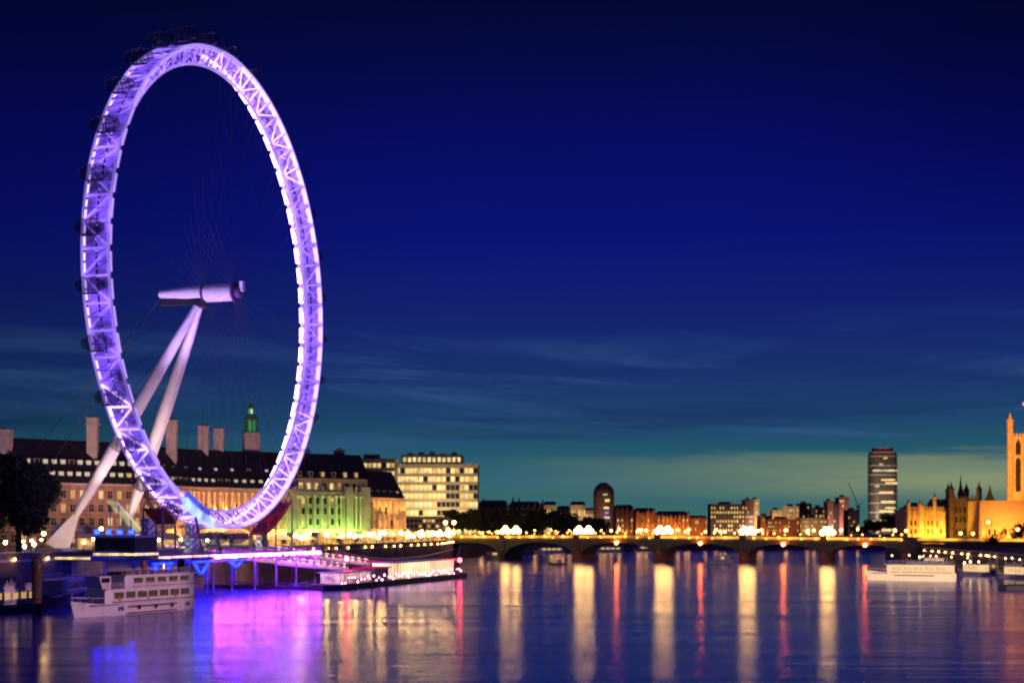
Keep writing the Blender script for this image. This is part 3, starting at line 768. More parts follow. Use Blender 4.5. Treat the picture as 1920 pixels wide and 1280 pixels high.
# cupola
cx, cD = 471, 556
cu = put('cupola', None, civ, (at(cx, cD) - civ0.x, cD - civ0.y, 0)); 
m = MB(); m.box(-3.0, 3.0, -3, 3, 24, zt(812, cD) - G); m.build('pedestal', pale_stone, cu, rz=R(20))
zb = zt(812, cD) - G
gl = M('copper_green', (.10, .34, .16), .6, var=.3)
m = MB(); m.box(-3.3, 3.3, -3.3, 3.3, zb + .003, zb + .5)
for k in range(8):
    a = math.pi / 4 * k; m.tube((2.3 * math.cos(a), 2.3 * math.sin(a), zb + .5), (2.3 * math.cos(a), 2.3 * math.sin(a), zb + 5.2), .42)
m.lathe([(2.9, zb + 5.203), (2.7, zb + 5.8), (1.7, zb + 7.0), (1.5, zb + 7.6)], n=12)
for k in range(6):
    a = math.pi / 3 * k; m.tube((1.3 * math.cos(a), 1.3 * math.sin(a), zb + 7.6), (1.3 * math.cos(a), 1.3 * math.sin(a), zb + 9.6), .22)
m.lathe([(1.7, zb + 9.603), (1.2, zb + 10.6), (.4, zb + 11.6), (.18, zb + 15)], n=10)
m.build('lantern', gl, cu, rz=R(20))
m = MB(); m.lathe([(1.5, zb + .6), (1.5, zb + 5)], n=10); m.build('lantern_glow', M('green_lamp', (.1, .4, .2), .5, (.05, .75, .22), .30), cu)
m = MB(); m.lathe([(.8, zb + 7.7), (.8, zb + 9.4)], n=8); m.build('lantern_lamp', M('pale_green_lamp', (.4, .6, .5), .5, (.45, .95, .7), .9), cu)
# floodlights of the building
OR, GRN, WRM = (1, .34, .045), (.52, 1, .16), (1, .55, .22)
def flood(px, D, z, tpx, tD, tz, e, colr, ang=80):
    lamp('SPOT', (at(px, D), D, G + z), e, colr, .4, (at(tpx, tD), tD, G + tz), ang)
def wall_wash(pts, n, e, colr, s0=2, s1=2, out=3.0, parent=None):
    Lp = plen(pts)
    for i in range(n):
        p, a = along(pts, s0 + (Lp - s0 - s1) * (i + .5) / n); nrm = Vector((math.sin(a), -math.cos(a), 0)); q = p + nrm * out
        lamp('SPOT', (q.x, q.y, G + .6), e, colr, .25, (p.x + nrm.x * .6, p.y + nrm.y * .6, G + 13), 120)
wall_wash(cres, 9, 10500, OR); wall_wash(pav, 7, 6000, GRN, 4, 5, 3.2); wall_wash(wing, 5, 4200, OR)
wall_wash([(-92, 542.4), (-87, 546)], 1, 5000, GRN, 0, 0, 3.4); lamp('SPOT', (-55.5, 561, G + .6), 1600, (.75, .9, .1), .25, (-58.6, 566.5, G + 14), 60)
for pts_, n_ in ((cres, 11), (wing, 5)):                 # cornice lights under the eaves
    for i in range(n_):
        p, a = along(pts_, plen(pts_) * (i + .5) / n_); nrm = Vector((math.sin(a), -math.cos(a), 0)); q = p + nrm * 2.0
        lamp('SPOT', (q.x, q.y, G + 12), 2600, OR, .2, (p.x, p.y, G + 20), 120)
flood(150, 440, 1.5, 150, 478, 12, 7000, WRM, 110); flood(230, 452, 1.5, 230, 488, 12, 7000, WRM, 110)
flood(250, 440, 2, 300, 510, 40, 34000, (1, .50, .46), 70); flood(400, 470, 2, 410, 530, 40, 34000, (1, .50, .46), 70); flood(120, 420, 2, 170, 482, 40, 34000, (1, .5, .46), 60)

# ------------------------------------------------------------------ lit office / hospital block and the skyline
def block(name, label, cat, px0, px1, top, D, mats, rows, colsn, lit, depth=25, base=None, rz=0, win=(.6, .62), roof=None, group=None, para=True, setback=0):
    x0, x1 = at(px0, D), at(px1, D); W = x1 - x0; H = zt(top, D) - G
    o = thing(name, label, cat, ((x0 + x1) / 2, D, G), rz, group)
    m = MB(); m.box(-W / 2, W / 2, 0, depth, 0, H); wo = m.build('wall', mats, o)
    if para:
        m = MB(); m.box(-W / 2 - .3, W / 2 + .3, -.3, depth + .3, H + .003, H + .8); m.build('parapet', mats, o)
        m = MB(); m.box(-W * .22, W * .12, depth * .3, depth * .7, H + .803, H + .8 + max(2, H * .06)); m.build('plant_room', dark_brick, o)
    ww = Wins(o); z0 = 3.0; fh = (H - z0 - .6) / rows; cwid = W / colsn
    for r_ in range(rows):
        for c in range(colsn):
            mt = lit(r_, c)
            if mt: ww.add((-W / 2 + cwid * (c + .5), 0, z0 + fh * (r_ + .2)), 0, cwid * win[0], fh * win[1], mt, False)
    ww.close()
    if roof:
        m = MB(); m.taper(-W / 2 - .4, W / 2 + .4, -.4, depth + .4, H + .003, H + roof, W * .12, depth * .45); m.build('roof', slate, o)
    return o
def hosp(r_, c):
    if r_ >= 4 and c < 11: return pick((.86, win_hot), (.1, win_warm), (1, dark_glass))
    if 10 <= c <= 13 and r_ < 6: return pick((.25, win_warm), (1, dark_glass))
    return pick((.34, win_hot), (.25, win_warm), (.1, win_cream), (1, dark_glass))
hs = block('office_block', 'large bright glass fronted block with long rows of lit windows right of the green facade', 'building', 742, 896, 872, 790, concrete, 8, 18, hosp, 30, win=(.86, .60))
H0 = zt(872, 790) - G
m = MB(); m.box(-20, 14, 3, 27, H0 + .81, H0 + 6.2); m.build('top_storey', concrete, hs)
tw = Wins(hs)
m = MB()
for i in range(12): m.box(-19 + i * 2.75, -17.2 + i * 2.75, 2.9, 2.997, H0 + 2, H0 + 4.6)
m.build('top_window_row', win_hot, hs)
for i in range(5):
    m = MB(); m.box(-17 + i * 6.2, -14 + i * 6.2, 8, 14, H0 + 6.203, H0 + random.uniform(7, 8.6)); m.build('roof_plant', steel_grey, hs)
block('annexe_block', 'pale stepped block showing above the roof ends left of the bright glass block', 'building', 655, 741, 862, 770, concrete, 9, 10,
      lambda r_, c: pick((.6, win_hot), (.2, win_warm), (1, dark_glass)), 20, win=(.74, .56))
for px in (760, 790, 820, 850, 880):
    lamp('SPOT', (at(px, 768), 768, G + 1), 26000, (1, .66, .28), .4, (at(px, 790), 790, G + 22), 100)
block('corner_block', 'low lit block at the river end of the bright office block', 'building', 752, 848, 968, 740, concrete, 3, 12,
      lambda r_, c: pick((.3, win_warm), (.15, win_hot), (1, dark_glass)), 14, win=(.7, .5), para=False)

some = lambda p, a=win_warm, b_=win_hot: (lambda r_, c: pick((p, a), (p * .5, b_), (1, None)))
FAR = 1240
dk = M('skyline_dark', (.035, .028, .03), .9, var=.3)
warmwall = M('skyline_orange_brick', (.40, .18, .08), .9, var=.3)
palewall = M('skyline_pale', (.42, .34, .24), .9, var=.25)
sky_list = [
 ('terrace_house', 'long low dark roofed terrace just right of the bright glass block', 897, 952, 946, dk, 2, 10, .12, 4, 1180),
 ('terrace_house', 'dark terrace with small chimneys left of the little lit gable house', 953, 1016, 948, dk, 2, 12, .15, 4, 1190),
 ('gable_house', 'small lit yellow house among the dark terraces', 1020, 1043, 946, palewall, 2, 5, .6, 3, 1180),
 ('low_block', 'low block with a purple brown front beside the lit yellow house', 1046, 1068, 952, dk, 2, 6, .3, 2, 1200),
 ('gable_house', 'pale lit house with a broad roof left of the domed tower', 1070, 1098, 946, palewall, 2, 6, .5, 3, 1180),
 ('low_block', 'small pale lit building tucked against the domed tower', 1099, 1115, 956, palewall, 2, 4, .5, 2, 1170),
 ('brick_terrace', 'dim brick terrace just right of the domed tower', 1153, 1188, 952, dark_brick, 3, 9, .25, 3, 1220),
 ('brick_terrace', 'orange lit brick terrace with small windows left of the striped row', 1190, 1228, 958, warmwall, 3, 10, .35, 3, 1230),
 ('striped_row', 'orange lit row of narrow gabled fronts above the bridge lamps', 1230, 1292, 964, warmwall, 3, 16, .3, 3, 1220),
 ('brick_block', 'low orange brick block with one tall chimney stub', 1294, 1326, 970, warmwall, 2, 8, .3, 2, 1240),
 ('office_block', 'broad mid rise block with scattered lit windows, widest in the middle skyline', 1332, 1396, 946, dk, 6, 12, .42, 0, 1280),
 ('slab_tower', 'purple brown slab tower beside the broad mid rise block', 1397, 1412, 938, M('skyline_mauve', (.10, .06, .07), .9), 7, 4, .15, 0, 1290),
 ('slab_tower', 'slim pale edged tower just right of the purple brown slab', 1413, 1424, 937, palewall, 7, 3, .25, 0, 1300),
 ('low_block', 'warm lit low block with orange windows at the foot of the slim towers', 1426, 1446, 968, warmwall, 3, 6, .5, 0, 1240),
 ('flat_block', 'squat block with warm stone front between the slim tower and yellow topped block', 1448, 1468, 957, palewall, 4, 6, .35, 0, 1260),
 ('flat_block', 'block with a bright yellow lit top floor', 1474, 1498, 950, palewall, 5, 6, .45, 0, 1290),
 ('flat_block', 'plain dark square tower right of the yellow topped block', 1500, 1522, 945, dk, 6, 5, .1, 0, 1320),
 ('flat_block', 'dark tower with a lit lower half left of the brown twin towers', 1529, 1546, 952, dk, 5, 5, .45, 0, 1270),
 ('brown_tower', 'left tower of the brown pair near the crane', 1552, 1563, 940, dark_brick, 7, 3, .15, 0, 1330),
 ('brown_tower', 'taller right tower of the brown pair near the crane', 1574, 1592, 933, M('skyline_rose', (.22, .11, .10), .9), 7, 4, .12, 0, 1330),
 ('dark_block', 'dark block under the crane with a pale stair strip', 1590, 1612, 957, dk, 5, 5, .15, 0, 1290),
 ('low_block', 'low jumble of lit flats behind the bridge lamps at middle right', 1500, 1550, 972, palewall, 3, 12, .4, 0, 1230),
 ('low_block', 'low warm lit block under the squat towers behind the fourth bridge pier', 1440, 1498, 974, warmwall, 3, 14, .35, 0, 1225),
 ('link_block', 'dark link block between the brown twin towers', 1563, 1574, 946, dk, 6, 3, .2, 0, 1334),
]
for nm, lab, a, b_, tp, mt, rws, cs, p, rf, D in sky_list:
    block(nm, lab, 'building', a, b_, tp, D, mt, rws, cs, some(p), 18, win=(.5, .5), roof=rf or None, para=not rf)
for px, D, e, cl in ((930, 1165, 6, (1, .5, .2)), (1032, 1165, 14, (1, .6, .25)), (1084, 1165, 18, (1, .6, .28)), (1107, 1158, 10, (1, .6, .3)), (1170, 1205, 12, (1, .36, .08)), (1200, 1216, 7, (1, .42, .13)), (1222, 1216, 7, (1, .42, .13)),
                      (1240, 1206, 10, (1, .40, .10)), (1262, 1206, 13, (1, .40, .10)), (1284, 1206, 9, (1, .40, .10)), (1310, 1226, 11, (1, .36, .08)), (1345, 1264, 22, (1, .6, .3)), (1380, 1264, 30, (1, .6, .3)), (1405, 1274, 24, (1, .4, .3)), (1418, 1284, 40, (1, .7, .4)),
                      (1436, 1226, 10, (1, .42, .12)), (1458, 1246, 40, (1, .6, .25)), (1486, 1275, 20, (1, .6, .2)), (1470, 1212, 7, (1, .42, .12)), (1525, 1216, 9, (1, .55, .25)), (1557, 1315, 30, (1, .5, .35)), (1583, 1315, 50, (1, .5, .42)), (1600, 1275, 12, (1, .5, .35))):
    lamp('SPOT', (at(px, D), D, G + .8), e * 900, cl, .5, (at(px, D + 14), D + 14, G + 9), 140)  # unseen spots added to lighten the skyline fronts
# gabled fronts, chimneys and roof huts that break up the long rows
gb = 0
for px0, px1, base, D, mt, n_ in ((1190, 1228, 958, 1229.6, warmwall, 4), (1230, 1292, 964, 1219.6, warmwall, 8), (1153, 1188, 952, 1219.6, dark_brick, 4), (897, 952, 946, 1179.6, dk, 5), (953, 1016, 948, 1189.6, dk, 6)):
    for k in range(n_):
        xa, xb = at(px0 + (px1 - px0) * k / n_ + .6, D), at(px0 + (px1 - px0) * (k + 1) / n_ - .6, D); wv = xb - xa; hh = zt(base, D) - G + random.uniform(-2, 1.2)
        o = thing('gabled_house', 'narrow gabled house front in the long rows behind the bridge lamps', 'house', ((xa + xb) / 2, D, G), 0, 'gabled fronts of the long rows')
        m = MB(); m.add([(-wv / 2, -6, 0), (wv / 2, -6, 0), (wv / 2, -6, hh - 3), (0, -6, hh + 1.5), (-wv / 2, -6, hh - 3), (-wv / 2, 0, 0), (wv / 2, 0, 0), (wv / 2, 0, hh - 3), (0, 0, hh + 1.5), (-wv / 2, 0, hh - 3)],
                        [(0, 1, 2, 3, 4), (9, 8, 7, 6, 5), (0, 5, 6, 1), (1, 6, 7, 2), (2, 7, 8, 3), (3, 8, 9, 4), (4, 9, 5, 0)]); m.build('wall', mt, o)
        m = MB(); m.box(wv / 2 - 1.4, wv / 2 - .2, -3.5, -2, hh - 3, hh + 2.2); m.build('chimney', dark_brick, o)
        for z in (3, 7.5, 12):
            if z + 4 < hh and random.random() < .8:
                m = MB(); xx = random.uniform(-wv * .3, wv * .05); m.box(xx, xx + wv * .28, -6.08, -6.003, z, z + 2.2); m.build('window', random.choice((win_warm, win_warm, dark_glass, win_hot)), o)
# domed dark tower
D = 1120; o = thing('domed_tower', 'dark round topped tower with a few lit floors standing above the trees', 'tower', (at(1132, D), D, G))
r0 = (at(1152, D) - at(1113, D)) / 2; z1 = zt(925, D) - G; z2 = zt(905, D) - G
dbr = M('tower_brown', (.09, .055, .045), .85, var=.3)
m = MB(); m.lathe([(r0, 0), (r0, z1)], n=16)
for q in range(7): m.lathe([(r0 + .12, z1 - 2.2 - q * 4.4), (r0 + .12, z1 - 1.8 - q * 4.4)], n=16)
m.build('shaft', dbr, o)
lamp('SPOT', (at(1128, 1085), 1085, G + 1), 60000, (1, .5, .3), .5, (at(1132, 1120), 1120, G + 22), 60)  # spot added to make the domed tower less black
m = MB(); m.lathe([(r0 * 1.03, z1 + .003), (r0 * .95, z1 + 3), (r0 * .7, z1 + 6.3), (r0 * .35, z2), (.3, z2 + .6)], n=16); m.build('dome', dbr, o)
for k, (z, mt) in enumerate(((z1 - 1.5, win_cream), (z1 - 6.5, win_hot), (z1 - 12, win_hot), (z1 - 16, win_blue), (z1 - 19.5, win_cool), (z1 - 24, win_warm))):
    xa = (-1, .5, -.8, .6, 0, 1.5)[k]; xb = (2.2, 4, 3.6, 3.4, 4.2, 3.4)[k]; m = MB(); m.box(xa, xb, -r0 - .25, -r0 + 2.2, z, z + (1.2, 2, 1.5, 1.8, 1.4, 1.6)[k]); m.build('window', mt, o)
m = MB(); m.box(2, 5.4, -4, 2, z2 - 4, z2 - .6); m.build('roof_cabin', concrete, o)
# tall round ended glass tower
D = 1750; W = at(1681, D) - at(1628, D); H = zt(852, D) - G
o = thing('glass_tower', 'tall dark glass tower with lit floors and red top lights on the right skyline', 'tower', (at(1654.5, D), D, G))
def ov(s): return [(W / 2 * s * math.copysign(abs(math.cos(a)) ** .55, math.cos(a)), 13 * s * math.copysign(abs(math.sin(a)) ** .9, math.sin(a))) for a in [2 * math.pi * k / 28 for k in range(28)]]
m = MB(); m.prism(ov(1), 0, H); m.build('shaft', M('tower_glass', (.06, .055, .055), .4), o)
for k in range(25):
    if k % 3 == 0:
        m = MB(); m.prism(ov(1.012), 3 + (H - 6) * k / 24, 4 + (H - 6) * k / 24); m.build('floor_band', M('band_concrete', (.40, .34, .28), .8), o)
lamp('SPOT', (at(1640, D - 90), D - 90, G + 2), 700000, (1, .72, .48), 1, (at(1654, D), D, G + 60), 80)  # spot added to make the dark shaft paler
m = MB(); m.prism(ov(.93), H + .003, H + 3.5); m.prism(ov(.74), H + 3.503, zt(840, D) - G); m.build('crown_storey', M('crown_brown', (.30, .13, .11), .8), o)
nf = 24
for k in range(nf):
    z = 4 + (H - 6) * k / nf; fh = (H - 6) / nf * .55
    pat = 'all' if k == 19 else ('dark' if k in (20, 21, 22, 23, 14, 13, 17, 18) else ('low' if k < 8 else 'mid'))
    m = MB(); cnt = 0
    if pat == 'all': run = (0, 12)
    elif random.random() < {'dark': .25, 'low': 1, 'mid': .62}[pat]:
        st_ = random.randint(0, 6); run = (st_, min(12, st_ + random.randint(3, 8) if pat != 'dark' else st_ + 2))
    else: run = (0, 0)
    if run[1] > run[0]:
        xa = -W / 2 * .86 + W * .86 * run[0] / 12; xb = -W / 2 * .86 + W * .86 * run[1] / 12; m.box(xa, xb, -13.35, -12.2, z, z + fh); cnt = 1
        for j in range(run[0], run[1] + 1): m.box(-W / 2 * .86 + W * .86 * j / 12 - .12, -W / 2 * .86 + W * .86 * j / 12 + .12, -13.5, -13.353, z, z + fh, 1)
    if cnt: m.build('lit_floor', [win_cream if pat == 'all' else win_hot if pat != 'dark' else win_warm, dk], o)
m = MB()
for x in (-5, -2, 1, 4): m.ball((x, -8, zt(843, D) - G), 1.0, 6)
m.build('aircraft_light', M('roof_red_light', (.5, .1, .1), .5, (1, .12, .12), 1.0), o)
m = MB(); m.tube((0, 0, zt(840, D) - G), (0, 0, zt(830, D) - G), .4, .15); m.build('antenna', dark_steel, o)
# crane
D = 1340; o = thing('tower_crane', 'thin tower crane with a raised jib left of the glass tower', 'crane', (at(1609, D), D, G))
zb = zt(948, D) - G; m = MB(); m.tube((0, 0, 0), (0, 0, zb), .9, n=4); m.build('mast', dark_steel, o)
m = MB(); m.tube((0, 0, zb), (at(1590, D) - at(1609, D), 0, zt(903, D) - G), .55, .3, n=4); m.build('jib', dark_steel, o)
m = MB(); m.tube((0, 0, zb), (4, 0, zb + 4), .5, n=4); m.box(-1.5, 1.5, -1, 1, zb - 2, zb); m.build('cab', dark_steel, o)
# little towers and spires on the dark roofs
for px, tp, D, lab in ((907, 932, 1185, 'stubby chimney stack at the left end of the dark terraces'), (962, 930, 1195, 'thin dark spire rising above the dark terraces'),
                       (973, 932, 1195, 'thin dark spire next to the taller spire on the dark terraces'), (1017, 934, 1195, 'short turret beside the lit yellow house')):
    o = thing('roof_spire', lab, 'spire', (at(px, D), D, G)); h = zt(tp, D) - G
    m = MB(); m.box(-1.6, 1.6, -1.6, 1.6, 0, h * .75); m.build('shaft', dk, o)
    m = MB(); m.taper(-1.7, 1.7, -1.7, 1.7, h * .75 + .003, h, 1.5, 1.5); m.build('cap', dk, o)

# ------------------------------------------------------------------ palace on the right bank
def turret(mb, x, y, r, z0, z1, zs, n=8):
    mb.lathe([(r, z0), (r, z1), (r * 1.2, z1 + .003), (r * 1.2, z1 + .6), (r * .9, z1 + .61), (r * .35, z1 + (zs - z1) * .55), (.08, zs)], (x, y, 0), n)
D = 765; x0, x1 = at(1700, D), at(1772, D); W = x1 - x0
pvl = thing('palace_pavilion', 'orange floodlit gothic pavilion with small turrets beside the bridge end', 'building', ((x0 + x1) / 2, D, GR), R(-4))
H = zt(955, D) - GR
m = MB(); m.box(-W / 2, W / 2, 0, 30, 0, H); m.box(-W / 2 + 1.8, W / 2 - 1.5, .3, 29, H + .003, H + 1.5); m.build('wall', gold_stone, pvl)
m = MB()
for px, tp in ((1703.5, 932), (1725, 934), (1729, 938), (1752, 921), (1769, 950)):
    turret(m, at(px, D) - (x0 + x1) / 2, -.2, 1.0, 0, zt(tp + 12, D) - GR, zt(tp, D) - GR)
m.build('turret', gold_stone, pvl)
m = MB(); m.taper(-W / 2 + 2.5, -W / 2 + 9, 2, 24, H + 1.503, H + 4, 2, 6); m.taper(W / 2 - 5.5, W / 2 - .5, 2, 24, H + 1.503, H + 6, 1.4, 6); m.build('roof', slate, pvl)
m = MB()
for i in range(9): m.box(-W / 2 + 1.2 + i * 2.25, -W / 2 + 1.6 + i * 2.25, -.9, -.003, 0, H - .5); m.taper(-W / 2 + 1.1 + i * 2.25, -W / 2 + 1.7 + i * 2.25, -.75, -.15, H - .497, H + 2.4, .28, .28)
for z in (5, 9.5): m.box(-W / 2, W / 2, -.2, -.003, z, z + .35)
m.build('buttress', gold_stone, pvl)
pw = Wins(pvl)
for z in (1.2, 6, 10.5):
    for i in range(8): pw.add((-W / 2 + 2.5 + i * 2.25, 0, z), 0, .9, 2.6, pick((.12, win_hot), (1, dark_glass)), False)
pw.close()
D = 775; x0, x1 = at(1774, D), at(1836, D); W = x1 - x0; c = (x0 + x1) / 2
dt = thing('palace_tower', 'dark unlit gothic tower with four corner turrets and a central spire', 'tower', (c, D - 4, GR), R(-3))
H = zt(938, D) - GR
palace_dark = M('palace_shade_stone', (.22, .15, .085), .9, var=.3)  # palace stone darkened, the unlit tower's shade put into its colour
m = MB(); m.box(-W / 2 + .8, W / 2 - .8, .5, 20, 0, H); m.box(-W / 2, W / 2, .2, 20.3, H + .003, H + .9)
for i in range(7): m.box(-W / 2 + 3 + i * 1.9, -W / 2 + 4 + i * 1.9, .25, .9, H + .903, H + 2.0); m.taper(-W / 2 + 3.2 + i * 1.9, -W / 2 + 3.8 + i * 1.9, .3, .9, H + 2.003, H + 3.6, .28, .28)
m.build('wall', palace_dark, dt)
m = MB()
for px, y in ((1780, .3), (1788, 16), (1822, 16), (1831, .3)): turret(m, at(px, D) - c, y, 1.55, 0, zt(918, D) - GR, zt(903, D) - GR)
m.build('turret', palace_dark, dt)
m = MB(); m.lathe([(1.9, H + .9), (1.7, H + 4), (1.1, H + 6), (.5, H + 9.5), (.1, zt(890, D) - GR)], (0, 9, 0), 8); m.build('spire', slate, dt)
m = MB()
for z in (4, 11, 16): m.box(-W / 2 + .6, W / 2 - .6, .25, .497, z, z + .6)
for i in range(6): m.box(-5.8 + i * 2.2, -5.4 + i * 2.2, .2, .494, 0, H)
m.build('moulding', palace_dark, dt)
pw = Wins(dt)
for z in (5.4, 12.2, 17.4):
    for i in range(5): pw.add((-4.5 + i * 2.2, .5, z), 0, 1.0, 3.2, dark_glass, False)
pw.close()
D = 742; x0 = at(1836, D); W = 62
ter = thing('palace_range', 'long plain topped orange lit palace range running off the right edge', 'building', (x0, D, GR), R(-4))
H = zt(938, D) - GR; HM = zt(977, D) - GR
m = MB(); m.box(0, W, 0, 25, 0, HM); m.build('wall', gold_stone, ter)
m = MB(); m.box(.2, W, -.4, 24.6, HM + .003, H); m.build('roof_sheeting', M('roof_sheet', (.60, .38, .18), .7, var=.1), ter)
m = MB()
for i in range(22): m.box(.8 + i * 2.8, 1.3 + i * 2.8, -1.1, -.003, 0, HM - .2)
m.box(0, W, -.4, -.003, 4.2, 4.7); m.build('buttress', gold_stone, ter)
pw = Wins(ter)
for z in (.8, 5.5):
    for i in range(21): pw.add((2.4 + i * 2.8, 0, z), 0, 1.1, 3.0, pick((.2, win_warm), (1, dark_glass)), False)
pw.close()
D = 960; o = thing('spirelet', 'small black spire standing behind the flat roofed range', 'spire', (at(1856, D), D, GR))
m = MB(); m.box(-2.4, 2.4, -2.4, 2.4, 0, zt(934, D) - GR); m.build('shaft', dk, o)
m = MB(); m.lathe([(2.6, zt(934, D) - GR + .003), (1.5, zt(925, D) - GR), (.7, zt(917, D) - GR), (.1, zt(908, D) - GR)], n=8); m.build('spire', slate, o)
D = 930; x0, x1 = at(1888, D), at(1958, D); W = x1 - x0
vt = thing('gothic_tower', 'great orange lit square gothic tower cut by the right edge', 'tower', ((x0 + x1) / 2 + .5, D - 3.5, GR), R(-19.2))
H = zt(818, D) - GR
m = MB(); m.box(-W / 2 + 1, W / 2 - 1, 1, W, 0, H); m.build('wall', gold_stone, vt)
m = MB()
for sx in (-1, 1):
    for y in (1, W - 1): turret(m, sx * (W / 2 - 1), y, 2.0, 0, zt(788, D) - GR, zt(772, D) - GR)
m.build('turret', gold_stone, vt)
m = MB()
for i in range(3):
    x = -W / 2 + 6 + i * (W - 12) / 2
    for z, h in ((H - 36, 20), (H - 12, 7)):
        m.add([(x - 1.6, .9, z), (x + 1.6, .9, z), (x + 1.6, .9, z + h), (x, .9, z + h + 4), (x - 1.6, .9, z + h)], [(0, 1, 2, 3, 4)])
m.build('lancet_window', M('dark_opening', (.02, .014, .008), .95), vt)
for z in (H - 40, H - 14):
    m = MB(); m.box(-W / 2 + .5, W / 2 - .5, .5, .997, z, z + 1); m.build('string_course', gold_stone, vt)
m = MB(); m.box(-W / 2 + .5, W / 2 - .5, .5, .997, H - 1, H)
for i in range(10): m.box(-W / 2 + 2.5 + i * 2, -W / 2 + 3.6 + i * 2, .8, 1.8, H + .003, H + 2)
m.build('parapet', gold_stone, vt)
m = MB(); m.tube((4, 8, H), (4, 8, zt(745, D) - GR), .3, .12); m.build('flagpole', dark_steel, vt)
m = MB(); x = at(1916, D) - (x0 + x1) / 2; m.ball((x, 2, zt(757, D) - GR), 1.3, 8); m.build('roof_light', M('tower_red_light', (.6, .2, .2), .5, (1, .30, .32), .8), vt)
PO = (1, .40, .06)
def pfl(px, D, z, tpx, tD, tz, e, c=PO, ang=90): lamp('SPOT', (at(px, D), D, GR + z), e, c, .4, (at(tpx, tD), tD, GR + tz), ang)
for k, px in enumerate((1703, 1713, 1723, 1733, 1743, 1753, 1763, 1771)):
    pfl(px, 757, .6, px, 764, 11, 5200 if k < 3 else 9500, PO if k < 3 else (1, .55, .05), 130)
for k in range(9):
    px = 1842 + k * 11; pfl(px, 735 - k * .25, .6, px, 742, 13, 6500, PO, 130)
for px in (1850, 1880, 1910): pfl(px, 722, 9, px, 742, 22, 9000, PO, 100)
pfl(1800, 745, 1, 1802, 775, 10, 3500)
pfl(1880, 800, 34, 1900, 930, 50, 900000, PO, 40); pfl(1925, 800, 34, 1925, 930, 60, 900000, PO, 40)

# ------------------------------------------------------------------ road bridge
BA = R(-20)
br0 = thing('road_bridge', 'long low iron arch road bridge across the river lit yellow by its lamps', 'bridge', (0, 700, 0), BA)
piers = [-36, -.6, 37, 76.6, 116.4, 153, 190]
def deckz(s): return 11.0 - .9 * max(0, (s - 60) / 130) - .2 * max(0, (60 - s) / 96)
BW = 12.5
for a, b_ in zip(piers, piers[1:]):
    m = MB(); a2, b2 = a + 1.7, b_ - 1.7; n = 20
    for i in range(n):
        s0, s1 = a2 + (b2 - a2) * i / n, a2 + (b2 - a2) * (i + 1) / n
        def cz(s): q = (s - (a2 + b2) / 2) / ((b2 - a2) / 2); return 3.0 + (deckz((a2 + b2) / 2) - 2.1 - 3.0) * math.sqrt(max(0, 1 - q * q))
        t0, t1 = deckz(s0) - 1.0, deckz(s1) - 1.0
        vs = []
        for y in (-BW, BW): vs += [(s0, y, cz(s0)), (s1, y, cz(s1)), (s1, y, t1), (s0, y, t0)]
        m.add(vs, [(0, 1, 2, 3), (7, 6, 5, 4), (0, 4, 5, 1), (3, 2, 6, 7)])
    m.build('arch_span', green_iron, br0)
for k, s in enumerate(piers):
    m = MB(); w_ = 1.7 if 0 < k < 6 else 3.5
    m.prism([(s - w_, -BW - 1), (s, -BW - 3.2), (s + w_, -BW - 1), (s + w_, BW + 1), (s, BW + 3.2), (s - w_, BW + 1)], -2, 4.6)
    m.prism([(s - w_ + .2, -BW - .5), (s + w_ - .2, -BW - .5), (s + w_ - .2, BW + .5), (s - w_ + .2, BW + .5)], 4.603, deckz(s) + 1.5)
    m.build('pier', M('pier_granite', (.20, .15, .10), .85, var=.3), br0)
def strip(name, y0, y1, dz0, dz1, mat):
    m = MB(); ss = [-75, -36] + list(range(-30, 191, 10)) + [240]
    for s0, s1 in zip(ss, ss[1:]):
        vs = [(s, y, deckz(s) + z) for s in (s0, s1) for y in (y0, y1) for z in (dz0, dz1)]
        m.add(vs, [(0, 1, 3, 2), (4, 6, 7, 5), (0, 4, 5, 1), (2, 3, 7, 6), (0, 2, 6, 4), (1, 5, 7, 3)])
    return m.build(name, mat, br0)
strip('deck', -BW - .3, BW + .3, -.99, -.1, M('deck_stone', (.34, .26, .16), .85)); strip('road_surface', -7.5, 7.5, -.097, 0, asphalt)
strip('pavement', -BW + .4, -7.52, -.097, .13, paving); strip('pavement', 7.52, BW - .4, -.097, .13, paving)
strip('parapet', -BW - .25, -BW + .1, -.097, 1.15, M('parapet_paint', (.36, .30, .16), .7)); strip('parapet', BW - .1, BW + .25, -.097, 1.15, M('parapet_paint'))
edge_or = M('bridge_edge_glow', (.6, .4, .2), .5, (1, .40, .04), 1.15, emvar=.8, emscale=.12)  # glowing strips added to stand in for lamplight along the parapets
strip('edge_glow', -BW - .42, -BW - .253, .1, 1.1, edge_or)
strip('edge_glow', BW - .3, BW - .103, .5, 1.0, edge_or)
m = MB(); m.box(193.503, 240, -BW, BW, -2, deckz(193.5) - 1.4); m.build('abutment', M('pier_granite'), br0)
m = MB(); m.box(-75, -39.503, -BW, BW, -2, deckz(-75) - 1.0); m.build('abutment', M('pier_granite'), br0)
def bl(s, y, z): p = Matrix.Translation((0, 700, 0)) @ Matrix.Rotation(BA, 4, 'Z') @ Vector((s, y, z)); return tuple(p)
lampo = None; GRP = 'triple lanterns on the bridge'
ordn = ['first', 'second', 'third', 'fourth', 'fifth']
